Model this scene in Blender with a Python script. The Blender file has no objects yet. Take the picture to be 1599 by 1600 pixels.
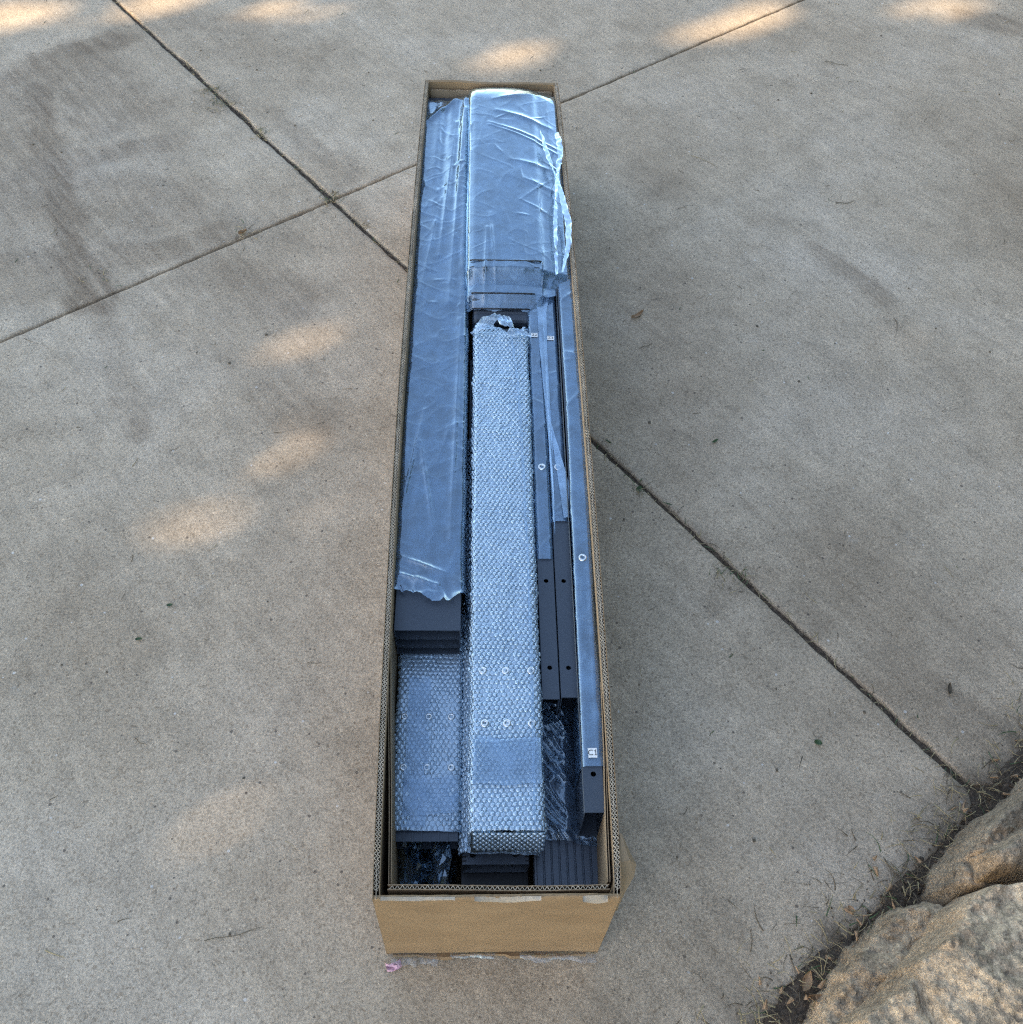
import bpy, math, random
import numpy as np
from mathutils import Matrix, Vector

S = bpy.context.scene
COL = S.collection
# ------------------------------------------------------------------ camera
cam_d = bpy.data.cameras.new('camera')
cam = bpy.data.objects.new('camera', cam_d)
COL.objects.link(cam)
pitch, yaw, roll = math.radians(53.3074), math.radians(3.6388), math.radians(3.4076)
f = Vector((math.sin(yaw) * math.cos(pitch), math.cos(yaw) * math.cos(pitch), -math.sin(pitch)))
r = Vector((math.cos(yaw), -math.sin(yaw), 0))
u = r.cross(f)
r2 = math.cos(roll) * r + math.sin(roll) * u
u2 = -math.sin(roll) * r + math.cos(roll) * u
cam.matrix_world = Matrix(((r2.x, u2.x, -f.x, 0), (r2.y, u2.y, -f.y, 0), (r2.z, u2.z, -f.z, 1.7), (0, 0, 0, 1)))
cam_d.sensor_fit = 'HORIZONTAL'
cam_d.sensor_width = 36
cam_d.lens = 36 * 1571.1 / 1599
cam_d.clip_start = 0.05
cam_d.clip_end = 500
S.camera = cam
# ------------------------------------------------------------------ sky and sun
SUN_AZ = math.atan2(-0.88, -0.48)          # clockwise from +Y, towards the left and behind the camera
SUN_EL = math.radians(31)
TO_SUN = Vector((math.sin(SUN_AZ) * math.cos(SUN_EL), math.cos(SUN_AZ) * math.cos(SUN_EL), math.sin(SUN_EL)))
W = bpy.data.worlds.new('World')
S.world = W
W.use_nodes = True
wn = W.node_tree
bg = wn.nodes['Background']
sky = wn.nodes.new('ShaderNodeTexSky')
sky.sky_type = 'NISHITA'
sky.sun_disc = False
sky.sun_elevation = SUN_EL
sky.sun_rotation = SUN_AZ
sky.air_density = 1.0
sky.dust_density = 1.0
sky.ozone_density = 3.0
wn.links.new(sky.outputs[0], bg.inputs[0])
bg.inputs[1].default_value = 0.15
sl = bpy.data.lights.new('sun', 'SUN')
sl.energy = 2.3
sl.angle = math.radians(0.53)
sl.color = (1.0, 0.86, 0.68)
so = bpy.data.objects.new('sun', sl)
COL.objects.link(so)
so.rotation_euler = (-TO_SUN).to_track_quat('-Z', 'Y').to_euler()
vs = S.view_settings
vs.view_transform = 'Standard'
vs.look = 'None'
vs.gamma = 1
vs.use_curve_mapping = False
vs.exposure = 2.15
vs.use_white_balance = True
vs.white_balance_temperature = 8000
vs.white_balance_tint = 10
S.cycles.use_denoising = False
S.cycles.pixel_filter_type = 'BLACKMAN_HARRIS'
S.cycles.filter_width = 1.25
S.cycles.sample_clamp_indirect = 3.0
S.cycles.sample_clamp_direct = 12.0
S.cycles.transparent_max_bounces = 16
S.cycles.max_bounces = 5
S.cycles.diffuse_bounces = 3
S.cycles.glossy_bounces = 3

# ------------------------------------------------------------------ helpers
rng = np.random.default_rng(7)
random.seed(7)


def hash2(ix, iy, seed):
    h = (ix.astype(np.int64) * 374761393 + iy.astype(np.int64) * 668265263 + seed * 1442695041) & 0x7fffffff
    h = ((h ^ (h >> 13)) * 1274126177) & 0x7fffffff
    h = h ^ (h >> 16)
    return (h & 0xffff) / 65535.0


def vn(x, y, seed=0):
    """value noise 0..1"""
    x = np.asarray(x, float); y = np.asarray(y, float)
    x, y = np.broadcast_arrays(x, y)
    ix = np.floor(x); iy = np.floor(y)
    fx = x - ix; fy = y - iy
    fx = fx * fx * fx * (fx * (fx * 6 - 15) + 10); fy = fy * fy * fy * (fy * (fy * 6 - 15) + 10)
    a = hash2(ix, iy, seed); b = hash2(ix + 1, iy, seed); c = hash2(ix, iy + 1, seed); d = hash2(ix + 1, iy + 1, seed)
    return (a * (1 - fx) + b * fx) * (1 - fy) + (c * (1 - fx) + d * fx) * fy


def fbm(x, y, seed=0, oct=4):
    s = 0; a = 0.5; t = 0
    for k in range(oct):
        s = s + a * vn(x * 2 ** k + 13.7 * k, y * 2 ** k - 7.1 * k, seed + k); t += a; a *= 0.5
    return s / t


def ridge(x, y, seed=0, power=5):
    return (1 - np.abs(2 * vn(x, y, seed) - 1)) ** power


def segdist(X, Y, a, b):
    ax, ay = a; bx, by = b
    dx, dy = bx - ax, by - ay
    L2 = dx * dx + dy * dy + 1e-12
    t = np.clip(((X - ax) * dx + (Y - ay) * dy) / L2, 0, 1)
    return np.hypot(X - ax - t * dx, Y - ay - t * dy), t


def mesh_obj(name, verts, faces, mat, parent=None, smooth=False):
    me = bpy.data.meshes.new(name)
    me.from_pydata([tuple(map(float, v)) for v in verts], [], [tuple(map(int, q)) for q in faces])
    me.update()
    if smooth:
        me.polygons.foreach_set('use_smooth', [True] * len(me.polygons))
    if mat is not None:
        me.materials.append(mat)
    o = bpy.data.objects.new(name, me)
    COL.objects.link(o)
    if parent is not None:
        o.parent = parent
    return o


def tag(o, label=None, cat=None, group=None, kind=None):
    if label: o['label'] = label
    if cat: o['category'] = cat
    if group: o['group'] = group
    if kind: o['kind'] = kind
    return o


def thing(name, label, cat, loc=(0, 0, 0), group=None):
    o = bpy.data.objects.new(name, None)
    COL.objects.link(o)
    o.location = loc
    o.empty_display_size = 0.05
    return tag(o, label, cat, group)


class MB:
    """collects shapes into one mesh"""
    def __init__(self):
        self.v = []; self.f = []

    def add(self, verts, faces):
        n = len(self.v)
        self.v += [tuple(map(float, p)) for p in verts]
        self.f += [tuple(int(i) + n for i in q) for q in faces]

    def box(self, x0, x1, y0, y1, z0, z1):
        self.add([(x0, y0, z0), (x1, y0, z0), (x1, y1, z0), (x0, y1, z0), (x0, y0, z1), (x1, y0, z1), (x1, y1, z1), (x0, y1, z1)],
                 [(0, 3, 2, 1), (4, 5, 6, 7), (0, 1, 5, 4), (1, 2, 6, 5), (2, 3, 7, 6), (3, 0, 4, 7)])

    def grid(self, P, closed=False):
        nv, nu = P.shape[:2]
        n = len(self.v)
        self.v += [tuple(p) for p in P.reshape(-1, 3).tolist()]
        m = nu if closed else nu - 1
        for j in range(nv - 1):
            for i in range(m):
                i2 = (i + 1) % nu
                self.f.append((n + j * nu + i, n + j * nu + i2, n + (j + 1) * nu + i2, n + (j + 1) * nu + i))

    def tube(self, pts, rad, seg=6):
        pts = [Vector(p) for p in pts]
        rows = []
        for k, p in enumerate(pts):
            d = (pts[min(k + 1, len(pts) - 1)] - pts[max(k - 1, 0)]).normalized()
            a = d.orthogonal().normalized(); b = d.cross(a)
            rr = rad[k] if hasattr(rad, '__len__') else rad
            rows.append([p + rr * (math.cos(2 * math.pi * i / seg) * a + math.sin(2 * math.pi * i / seg) * b) for i in range(seg)])
        P = np.array([[tuple(q) for q in row] for row in rows])
        self.grid(P, closed=True)
        n = len(self.v)
        self.f.append(tuple(range(n - seg, n)))
        self.f.append(tuple(range(n - seg * len(pts) + seg - 1, n - seg * len(pts) - 1, -1)))

    def shell(self, curve, d0, d1, z0, z1, taper=None):
        """upright board following a plan curve; d0..d1 are offsets to the curve's left, z may be arrays"""
        c = np.asarray(curve, float); n = len(c)
        t = np.gradient(c, axis=0); t /= np.linalg.norm(t, axis=1)[:, None]
        nm = np.stack([-t[:, 1], t[:, 0]], 1)
        z0 = np.broadcast_to(np.asarray(z0, float), (n,)); z1 = np.broadcast_to(np.asarray(z1, float), (n,))
        A = c + nm * d0; B = c + nm * d1
        la = taper if taper is not None else (lambda P, z: P)
        P = np.zeros((n, 4, 3))
        for k, (Q, z) in enumerate(((A, z0), (A, z1), (B, z1), (B, z0))):
            P[:, k, :2] = la(Q, z); P[:, k, 2] = z
        b = len(self.v)
        self.grid(P, closed=True)
        self.f.append((b, b + 1, b + 2, b + 3))
        e = b + 4 * (n - 1)
        self.f.append((e + 3, e + 2, e + 1, e))

    def build(self, name, mat, parent=None, smooth=False):
        return mesh_obj(name, self.v, self.f, mat, parent, smooth)


def grid_obj(name, P, mat, parent=None, smooth=True):
    m = MB(); m.grid(P)
    return m.build(name, mat, parent, smooth)


# ------------------------------------------------------------------ materials
def newmat(name):
    m = bpy.data.materials.new(name); m.use_nodes = True
    nt = m.node_tree
    return m, nt, nt.nodes['Principled BSDF']


def N(nt, kind, **kw):
    n = nt.nodes.new(kind)
    for k, v in kw.items():
        setattr(n, k, v)
    return n


def noise(nt, vec, scale, detail=2, rough=0.5):
    n = N(nt, 'ShaderNodeTexNoise')
    n.inputs['Scale'].default_value = scale; n.inputs['Detail'].default_value = detail; n.inputs['Roughness'].default_value = rough
    nt.links.new(vec, n.inputs['Vector'])
    return n.outputs['Fac']


def ramp(nt, fac, stops):
    n = N(nt, 'ShaderNodeValToRGB')
    el = n.color_ramp.elements
    while len(el) > len(stops): el.remove(el[-1])
    while len(el) < len(stops): el.new(0.5)
    for e, (p, c) in zip(el, stops):
        e.position = p; e.color = (*c, 1) if len(c) == 3 else c
    nt.links.new(fac, n.inputs[0])
    return n.outputs[0]


def mixc(nt, mode, fac, a, b):
    n = N(nt, 'ShaderNodeMix', data_type='RGBA', blend_type=mode)
    for s, v in ((n.inputs[0], fac), (n.inputs[6], a), (n.inputs[7], b)):
        if isinstance(v, (int, float)): s.default_value = v
        elif isinstance(v, tuple): s.default_value = (*v, 1)
        else: nt.links.new(v, s)
    return n.outputs[2]


def math_n(nt, op, a, b=0.0):
    n = N(nt, 'ShaderNodeMath', operation=op)
    for s, v in ((n.inputs[0], a), (n.inputs[1], b)):
        if isinstance(v, (int, float)): s.default_value = v
        else: nt.links.new(v, s)
    return n.outputs[0]


def bump(nt, h, strength, dist, base=None):
    n = N(nt, 'ShaderNodeBump')
    n.inputs['Strength'].default_value = strength; n.inputs['Distance'].default_value = dist
    nt.links.new(h, n.inputs['Height'])
    if base is not None: nt.links.new(base, n.inputs['Normal'])
    return n.outputs[0]


def objvec(nt):
    return N(nt, 'ShaderNodeTexCoord').outputs['Object']


def g3(v): return (v, v, v)


def mat_concrete():
    m, nt, b = newmat('broomed_concrete')
    v = objvec(nt)
    rot = N(nt, 'ShaderNodeMapping'); rot.inputs['Rotation'].default_value = (0, 0, math.radians(52.24)); rot.inputs['Scale'].default_value = (1, 1, 1)
    nt.links.new(v, rot.inputs[0])
    strk = N(nt, 'ShaderNodeMapping'); strk.inputs['Scale'].default_value = (0.10, 1, 1)
    nt.links.new(rot.outputs[0], strk.inputs[0])
    c = ramp(nt, noise(nt, v, 1.5, 6, 0.62), [(0.30, (0.365, 0.280, 0.195)), (0.50, (0.495, 0.396, 0.288)), (0.70, (0.565, 0.470, 0.362))])
    c = mixc(nt, 'MULTIPLY', 1.0, c, ramp(nt, noise(nt, v, 11, 5, 0.7), [(0.28, g3(0.82)), (0.5, g3(1.0)), (0.72, g3(1.14))]))
    c = mixc(nt, 'MULTIPLY', 1.0, c, ramp(nt, noise(nt, strk.outputs[0], 55, 4, 0.65), [(0.25, g3(0.87)), (0.75, g3(1.10))]))
    n1 = noise(nt, v, 240, 4, 0.8)
    c = mixc(nt, 'MULTIPLY', 1.0, c, ramp(nt, n1, [(0.30, g3(0.45)), (0.45, g3(0.88)), (0.58, g3(1.08)), (0.72, g3(1.38))]))
    vo = N(nt, 'ShaderNodeTexVoronoi'); vo.inputs['Scale'].default_value = 230
    nt.links.new(v, vo.inputs['Vector'])
    grain = ramp(nt, vo.outputs['Color'], [(0.0, (0.60, 0.55, 0.50)), (0.4, (0.98, 0.98, 0.98)), (0.9, (1.15, 1.13, 1.10)), (1.0, (1.7, 1.66, 1.6))])
    c = mixc(nt, 'MULTIPLY', 0.7, c, grain)
    # scattered pits and pale pieces of aggregate
    vp = N(nt, 'ShaderNodeTexVoronoi'); vp.inputs['Scale'].default_value = 52; nt.links.new(v, vp.inputs['Vector'])
    sepv = N(nt, 'ShaderNodeSeparateColor'); nt.links.new(vp.outputs['Color'], sepv.inputs[0])
    spot = math_n(nt, 'LESS_THAN', vp.outputs['Distance'], math_n(nt, 'MULTIPLY', sepv.outputs[1], 0.16))
    c = mixc(nt, 'MIX', math_n(nt, 'MULTIPLY', math_n(nt, 'MULTIPLY', spot, math_n(nt, 'GREATER_THAN', sepv.outputs[0], 0.55)), 0.75), c, (0.10, 0.08, 0.065))
    c = mixc(nt, 'MIX', math_n(nt, 'MULTIPLY', math_n(nt, 'MULTIPLY', spot, math_n(nt, 'LESS_THAN', sepv.outputs[0], 0.15)), 0.7), c, (0.68, 0.64, 0.58))
    # pale scuffs
    c = mixc(nt, 'MIX', ramp(nt, noise(nt, v, 8, 8, 0.75), [(0.62, g3(0)), (0.8, g3(0.5))]), c, (0.57, 0.53, 0.46))
    at = N(nt, 'ShaderNodeAttribute'); at.attribute_name = 'stain'
    st = mixc(nt, 'MULTIPLY', 1.0, at.outputs['Color'], ramp(nt, noise(nt, strk.outputs[0], 34, 6, 0.75), [(0.30, g3(0.35)), (0.60, g3(1.0))]))
    st = mixc(nt, 'MULTIPLY', 0.6, st, ramp(nt, noise(nt, v, 150, 4, 0.75), [(0.35, g3(0.45)), (0.6, g3(1.0))]))
    sep = N(nt, 'ShaderNodeSeparateColor'); nt.links.new(st, sep.inputs[0])
    c = mixc(nt, 'MULTIPLY', sep.outputs[0], c, (0.33, 0.28, 0.25))
    c = mixc(nt, 'MIX', sep.outputs[1], c, (0.10, 0.075, 0.052))
    nt.links.new(c, b.inputs['Base Color'])
    b.inputs['Roughness'].default_value = 0.9
    b.inputs['Specular IOR Level'].default_value = 0.25
    bp = bump(nt, noise(nt, strk.outputs[0], 70, 3), 0.35, 0.0012)
    bp = bump(nt, n1, 0.8, 0.0018, bp)
    nt.links.new(bp, b.inputs['Normal'])
    return m


def mat_soil():
    m, nt, b = newmat('dark_soil')
    v = objvec(nt)
    c = ramp(nt, noise(nt, v, 120, 5, 0.7), [(0.3, (0.030, 0.021, 0.014)), (0.52, (0.085, 0.060, 0.040)), (0.72, (0.19, 0.140, 0.095))])
    nt.links.new(c, b.inputs['Base Color']); b.inputs['Roughness'].default_value = 0.95
    nt.links.new(bump(nt, noise(nt, v, 180, 4, 0.7), 0.9, 0.004), b.inputs['Normal'])
    return m


def mat_rock(tint):
    m, nt, b = newmat('conglomerate_rock')
    v = objvec(nt)
    vo = N(nt, 'ShaderNodeTexVoronoi'); vo.inputs['Scale'].default_value = 130; vo.inputs['Randomness'].default_value = 1
    nt.links.new(v, vo.inputs['Vector'])
    vo2 = N(nt, 'ShaderNodeTexVoronoi'); vo2.inputs['Scale'].default_value = 320
    nt.links.new(v, vo2.inputs['Vector'])
    base = ramp(nt, noise(nt, v, 9, 5, 0.65), [(0.3, tuple(0.62 * t for t in tint)), (0.55, tint), (0.75, tuple(min(1, 1.25 * t) for t in tint))])
    c = mixc(nt, 'MULTIPLY', 0.8, base, ramp(nt, vo.outputs['Color'], [(0.05, (0.42, 0.42, 0.46)), (0.25, (0.85, 0.82, 0.8)), (0.8, (1.15, 1.1, 1.05)), (1, (1.6, 1.55, 1.45))]))
    c = mixc(nt, 'MULTIPLY', 0.6, c, ramp(nt, vo2.outputs['Color'], [(0.1, g3(0.5)), (0.9, g3(1.3))]))
    c = mixc(nt, 'MULTIPLY', 1.0, c, ramp(nt, noise(nt, v, 26, 6, 0.75), [(0.32, g3(0.50)), (0.48, g3(1.0))]))
    nt.links.new(c, b.inputs['Base Color']); b.inputs['Roughness'].default_value = 0.95
    b.inputs['Specular IOR Level'].default_value = 0.2
    bp = bump(nt, vo.outputs['Distance'], -0.8, 0.006)
    bp.node.invert = False
    bp = bump(nt, noise(nt, v, 60, 4, 0.7), 0.8, 0.006, bp)
    bp = bump(nt, vo2.outputs['Distance'], 0.6, 0.002, bp)
    nt.links.new(bp, b.inputs['Normal'])
    return m


def mat_card(name, c0, c1, rough=0.85):
    m, nt, b = newmat(name)
    v = objvec(nt)
    mp = N(nt, 'ShaderNodeMapping'); mp.inputs['Scale'].default_value = (1, 1, 1.6); nt.links.new(v, mp.inputs[0])
    c = ramp(nt, noise(nt, mp.outputs[0], 12, 5, 0.6), [(0.3, c0), (0.7, c1)])
    c = mixc(nt, 'MULTIPLY', 0.5, c, ramp(nt, noise(nt, v, 500, 3, 0.6), [(0.3, g3(0.8)), (0.7, g3(1.15))]))
    nt.links.new(c, b.inputs['Base Color']); b.inputs['Roughness'].default_value = rough
    b.inputs['Specular IOR Level'].default_value = 0.25
    bp = bump(nt, noise(nt, v, 22, 3), 0.3, 0.003)
    bp = bump(nt, noise(nt, v, 420, 2), 0.2, 0.0006, bp)
    nt.links.new(bp, b.inputs['Normal'])
    return m


def mat_plain(name, col, rough=0.5, metallic=0.0, grain=0.0, scale=200, spec=0.5):
    m, nt, b = newmat(name)
    v = objvec(nt)
    c = ramp(nt, noise(nt, v, scale, 4, 0.6), [(0.3, tuple(x * (1 - grain) for x in col)), (0.7, tuple(x * (1 + grain) for x in col))])
    nt.links.new(c, b.inputs['Base Color'])
    rr = ramp(nt, noise(nt, v, 14, 5, 0.7), [(0.3, g3(max(0, rough - 0.05))), (0.7, g3(min(1, rough + 0.07)))])
    nt.links.new(rr, b.inputs['Roughness'])
    b.inputs['Metallic'].default_value = metallic
    b.inputs['Specular IOR Level'].default_value = spec
    return m


def mat_film(name, refl=1.0, haze=0.05, rough=0.12, tint=(0.40, 0.68, 1.0), bumpy=0.3, base_refl=0.0, fine=70, hazevar=1.0):
    """clear polythene: glossy, a little milky; reflected sky blue painted into its tints"""
    m, nt, b = newmat(name)
    nt.nodes.remove(b)
    out = nt.nodes['Material Output']
    v = objvec(nt)
    bp = bump(nt, noise(nt, v, fine, 4, 0.6), bumpy, 0.003)
    gl = N(nt, 'ShaderNodeBsdfGlossy'); gl.inputs['Roughness'].default_value = rough; gl.inputs[0].default_value = (0.74, 0.90, 1.0, 1)  # blue gloss colour stands in for reflected blue sky
    nt.links.new(bp, gl.inputs['Normal'])
    tr = N(nt, 'ShaderNodeBsdfTransparent'); tr.inputs[0].default_value = (0.97, 0.98, 0.985, 1)
    df = N(nt, 'ShaderNodeBsdfDiffuse'); df.inputs[0].default_value = (*[0.85 * t for t in tint], 1)
    tl = N(nt, 'ShaderNodeBsdfTranslucent'); tl.inputs[0].default_value = (*[0.85 * t for t in tint], 1)
    dm = N(nt, 'ShaderNodeMixShader'); dm.inputs[0].default_value = 0.15
    nt.links.new(df.outputs[0], dm.inputs[1]); nt.links.new(tl.outputs[0], dm.inputs[2])
    fr = N(nt, 'ShaderNodeFresnel'); fr.inputs['IOR'].default_value = 1.5
    nt.links.new(bp, fr.inputs['Normal'])
    fac = math_n(nt, 'MINIMUM', math_n(nt, 'ADD', math_n(nt, 'MULTIPLY', fr.outputs[0], 1.8 * refl), base_refl), 0.9)
    h = math_n(nt, 'MULTIPLY', ramp(nt, noise(nt, v, 22, 5, 0.65), [(0.35, g3(1 - 0.5 * hazevar)), (0.7, g3(1 + 0.5 * hazevar))]), haze)
    m1 = N(nt, 'ShaderNodeMixShader'); nt.links.new(h, m1.inputs[0]); nt.links.new(tr.outputs[0], m1.inputs[1]); nt.links.new(dm.outputs[0], m1.inputs[2])
    m2 = N(nt, 'ShaderNodeMixShader'); nt.links.new(fac, m2.inputs[0]); nt.links.new(m1.outputs[0], m2.inputs[1]); nt.links.new(gl.outputs[0], m2.inputs[2])
    nt.links.new(m2.outputs[0], out.inputs[0])
    return m


def mat_leaf(name, col):
    m, nt, b = newmat(name)
    v = objvec(nt)
    c = ramp(nt, noise(nt, v, 3, 3), [(0.3, tuple(0.7 * x for x in col)), (0.7, tuple(1.3 * x for x in col))])
    nt.links.new(c, b.inputs['Base Color']); b.inputs['Roughness'].default_value = 0.6
    return m


M_CONC = mat_concrete()
M_SOIL = mat_soil()
M_ROCK = mat_rock((0.52, 0.395, 0.265))
M_ROCK2 = mat_rock((0.38, 0.295, 0.205))
M_CARD = mat_card('kraft_cardboard', (0.255, 0.163, 0.088), (0.320, 0.210, 0.117))
M_CARDIN = mat_card('kraft_cardboard_inside', (0.29, 0.20, 0.12), (0.37, 0.26, 0.16))
M_EDGE = mat_card('cut_cardboard_edge', (0.48, 0.385, 0.27), (0.64, 0.53, 0.40))
M_TORN = mat_card('torn_paper', (0.33, 0.265, 0.19), (0.46, 0.385, 0.30))
M_PAINT = mat_plain('anthracite_powder_coat', (0.042, 0.055, 0.072), 0.34, 0, 0.08, 900)
M_PAINT2 = mat_plain('dark_profile_coat', (0.075, 0.094, 0.120), 0.38, 0, 0.08, 900)
M_BLACK = mat_plain('black_plastic', (0.010, 0.010, 0.011), 0.45, 0, 0.2, 100)
M_STEEL = mat_plain('zinc_steel', (0.72, 0.72, 0.70), 0.28, 1.0, 0.1, 300)
M_FILM = mat_film('sky_tinted_polythene', 2.2, 0.22, 0.15, tint=(0.30, 0.61, 1.0), bumpy=0.12)  # tint paints the sky's blue reflection into the colourless film
M_FILMW = mat_film('bunched_polythene', 1.6, 0.30, 0.18, tint=(0.7, 0.86, 1.0), bumpy=0.4)
M_FOLD = mat_film('folded_polythene', 2.4, 0.42, 0.2, bumpy=0.15)
M_FILMD = mat_film('thin_crinkled_film', 2.2, 0.10, 0.12, bumpy=0.5)
M_BWRAP = mat_film('bubble_wrap_sheet', 1.8, 0.52, 0.14, tint=(0.60, 0.81, 1.0), hazevar=0.25, bumpy=0.6, fine=160)
M_BUB = mat_film('bubble_wrap_bubble', 3.4, 0.56, 0.08, tint=(0.67, 0.86, 1.0), hazevar=0.2, bumpy=0.1)
M_SHRED = mat_film('dirty_tape', 0.6, 0.16, 0.3, tint=(0.62, 0.60, 0.56), bumpy=0.4)
M_TAPE = mat_film('clear_tape', 1.5, 0.20, 0.25, bumpy=0.1)
M_STICK = mat_plain('white_sticker', (0.80, 0.80, 0.77), 0.6, 0, 0.02)
M_INK = mat_plain('black_ink', (0.02, 0.02, 0.02), 0.7)
M_GREEN = mat_leaf('green_leaf', (0.045, 0.085, 0.03))
M_TREE = mat_leaf('tree_foliage', (0.05, 0.085, 0.03))
M_DRY = mat_plain('dry_leaf', (0.36, 0.22, 0.12), 0.7, 0, 0.25, 60)
M_STRAW = mat_plain('dry_grass', (0.33, 0.26, 0.14), 0.7, 0, 0.3, 40)
M_TWIG = mat_plain('twig_bark', (0.11, 0.085, 0.055), 0.8, 0, 0.3, 90)
M_BARK = mat_plain('tree_bark', (0.10, 0.075, 0.055), 0.9, 0, 0.3, 20)
M_PINK = mat_plain('pink_paper', (0.62, 0.36, 0.42), 0.6, 0, 0.1, 80)
M_GRASSG = mat_plain('grass_ground', (0.05, 0.07, 0.03), 0.9, 0, 0.3, 8)

# ------------------------------------------------------------------ the ground
DA = np.array([0.612337, -0.790597])       # along the wide joint
DB = np.array([0.790597, 0.612337])
JA, JB, EDGE = 1.10859, -2.06951, 0.052    # wide joint, narrow joint, driveway's outer edge


def ab(a, b): return a * DA + b * DB


mb = MB()
mb.add([(-90, -90, -0.12), (90, -90, -0.12), (90, 90, -0.12), (-90, 90, -0.12)], [(0, 1, 2, 3)])
tag(mb.build('ground', M_GRASSG), kind='structure')

# stain strokes: polyline, radius, strength
STAINS = [
    ([(-1.60, 2.78), (-1.425, 2.845), (-1.279, 3.015), (-1.130, 3.098)], 0.050, 0.65),
    ([(-1.319, 2.798), (-1.163, 2.439), (-1.005, 2.063), (-0.922, 1.874)], 0.050, 0.85),
    ([(-0.922, 1.874), (-0.792, 1.620), (-0.725, 1.466)], 0.028, 0.34),
    ([(-1.40, 2.30), (-1.285, 2.348), (-1.145, 2.469), (-0.930, 2.538), (-0.865, 2.571)], 0.045, 0.6),
    ([(-1.171, 2.059), (-1.029, 2.063), (-0.842, 2.093), (-0.672, 2.150)], 0.050, 0.6),
    ([(-1.218, 2.926), (-1.060, 2.725)], 0.13, 0.50),
    ([(-1.025, 2.328), (-0.850, 2.277)], 0.11, 0.50),
    ([(-1.30, 2.55), (-1.22, 2.28)], 0.09, 0.55),
    ([(-1.20, 2.1), (-1.1, 1.95)], 0.08, 0.45),
    ([(-0.684, 2.023), (-0.550, 1.977), (-0.447, 1.909)], 0.080, 0.50),
    ([(-0.967, 3.245), (-0.717, 3.217)], 0.06, 0.35),
    ([(-0.45, 1.60), (-0.36, 1.53)], 0.06, 0.35),
    ([(-0.80, 1.58), (-0.78, 1.56)], 0.022, 0.55), ([(-0.74, 1.49), (-0.72, 1.46)], 0.02, 0.6),
    ([(0.931, 2.144), (0.989, 2.017), (1.039, 1.945)], 0.030, 0.55),
    ([(0.758, 2.246), (0.849, 2.263)], 0.025, 0.35),
    ([(0.45, 2.42), (0.56, 2.40)], 0.05, 0.20),
    ([(0.897, 1.609), (0.95, 1.62)], 0.03, 0.25),
    ([(1.7, 3.40), (1.95, 3.30)], 0.06, 0.55),
    ([(0.50, 1.05), (0.56, 1.10)], 0.03, 0.30), ([(0.62, 1.02), (0.66, 0.98)], 0.02, 0.35),
    ([(0.80, 0.88), (0.92, 0.80)], 0.06, 0.30),
    ([(-0.36, 2.42), (-0.50, 2.60), (-0.62, 2.72)], 0.03, 0.35),
    ([(-0.33, 2.31), (-0.30, 2.24)], 0.02, 0.3),
    ([(-1.38, 2.75), (-1.30, 2.45)], 0.15, 0.42), ([(-1.05, 2.78), (-0.95, 2.45)], 0.15, 0.26), ([(-1.22, 2.2), (-1.0, 2.1)], 0.13, 0.40), ([(-0.75, 2.22), (-0.60, 2.12)], 0.12, 0.28),
    ([(-0.70, 1.90), (-0.45, 1.75)], 0.14, 0.22), ([(0.35, 1.9), (0.42, 1.5)], 0.14, 0.22), ([(0.75, 1.2), (0.95, 1.0)], 0.12, 0.18),
]

bed = MB()
c4 = [ab(-7, -8), ab(EDGE, -8), ab(EDGE, 10), ab(-7, 10)]
bed.add([(*p, -0.095) for p in c4], [(0, 1, 2, 3)])
driveway = tag(bed.build('driveway', M_SOIL), kind='structure')


def edge_lines(lo, hi, step, fine):
    if not fine:
        return np.linspace(lo, hi, 12)
    e = np.array([0, 0.0015, 0.004, 0.009])
    n = max(2, int((hi - lo - 0.02) / step))
    return np.concatenate([lo + e, np.linspace(lo + 0.016, hi - 0.016, n), hi - e[::-1]])


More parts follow.
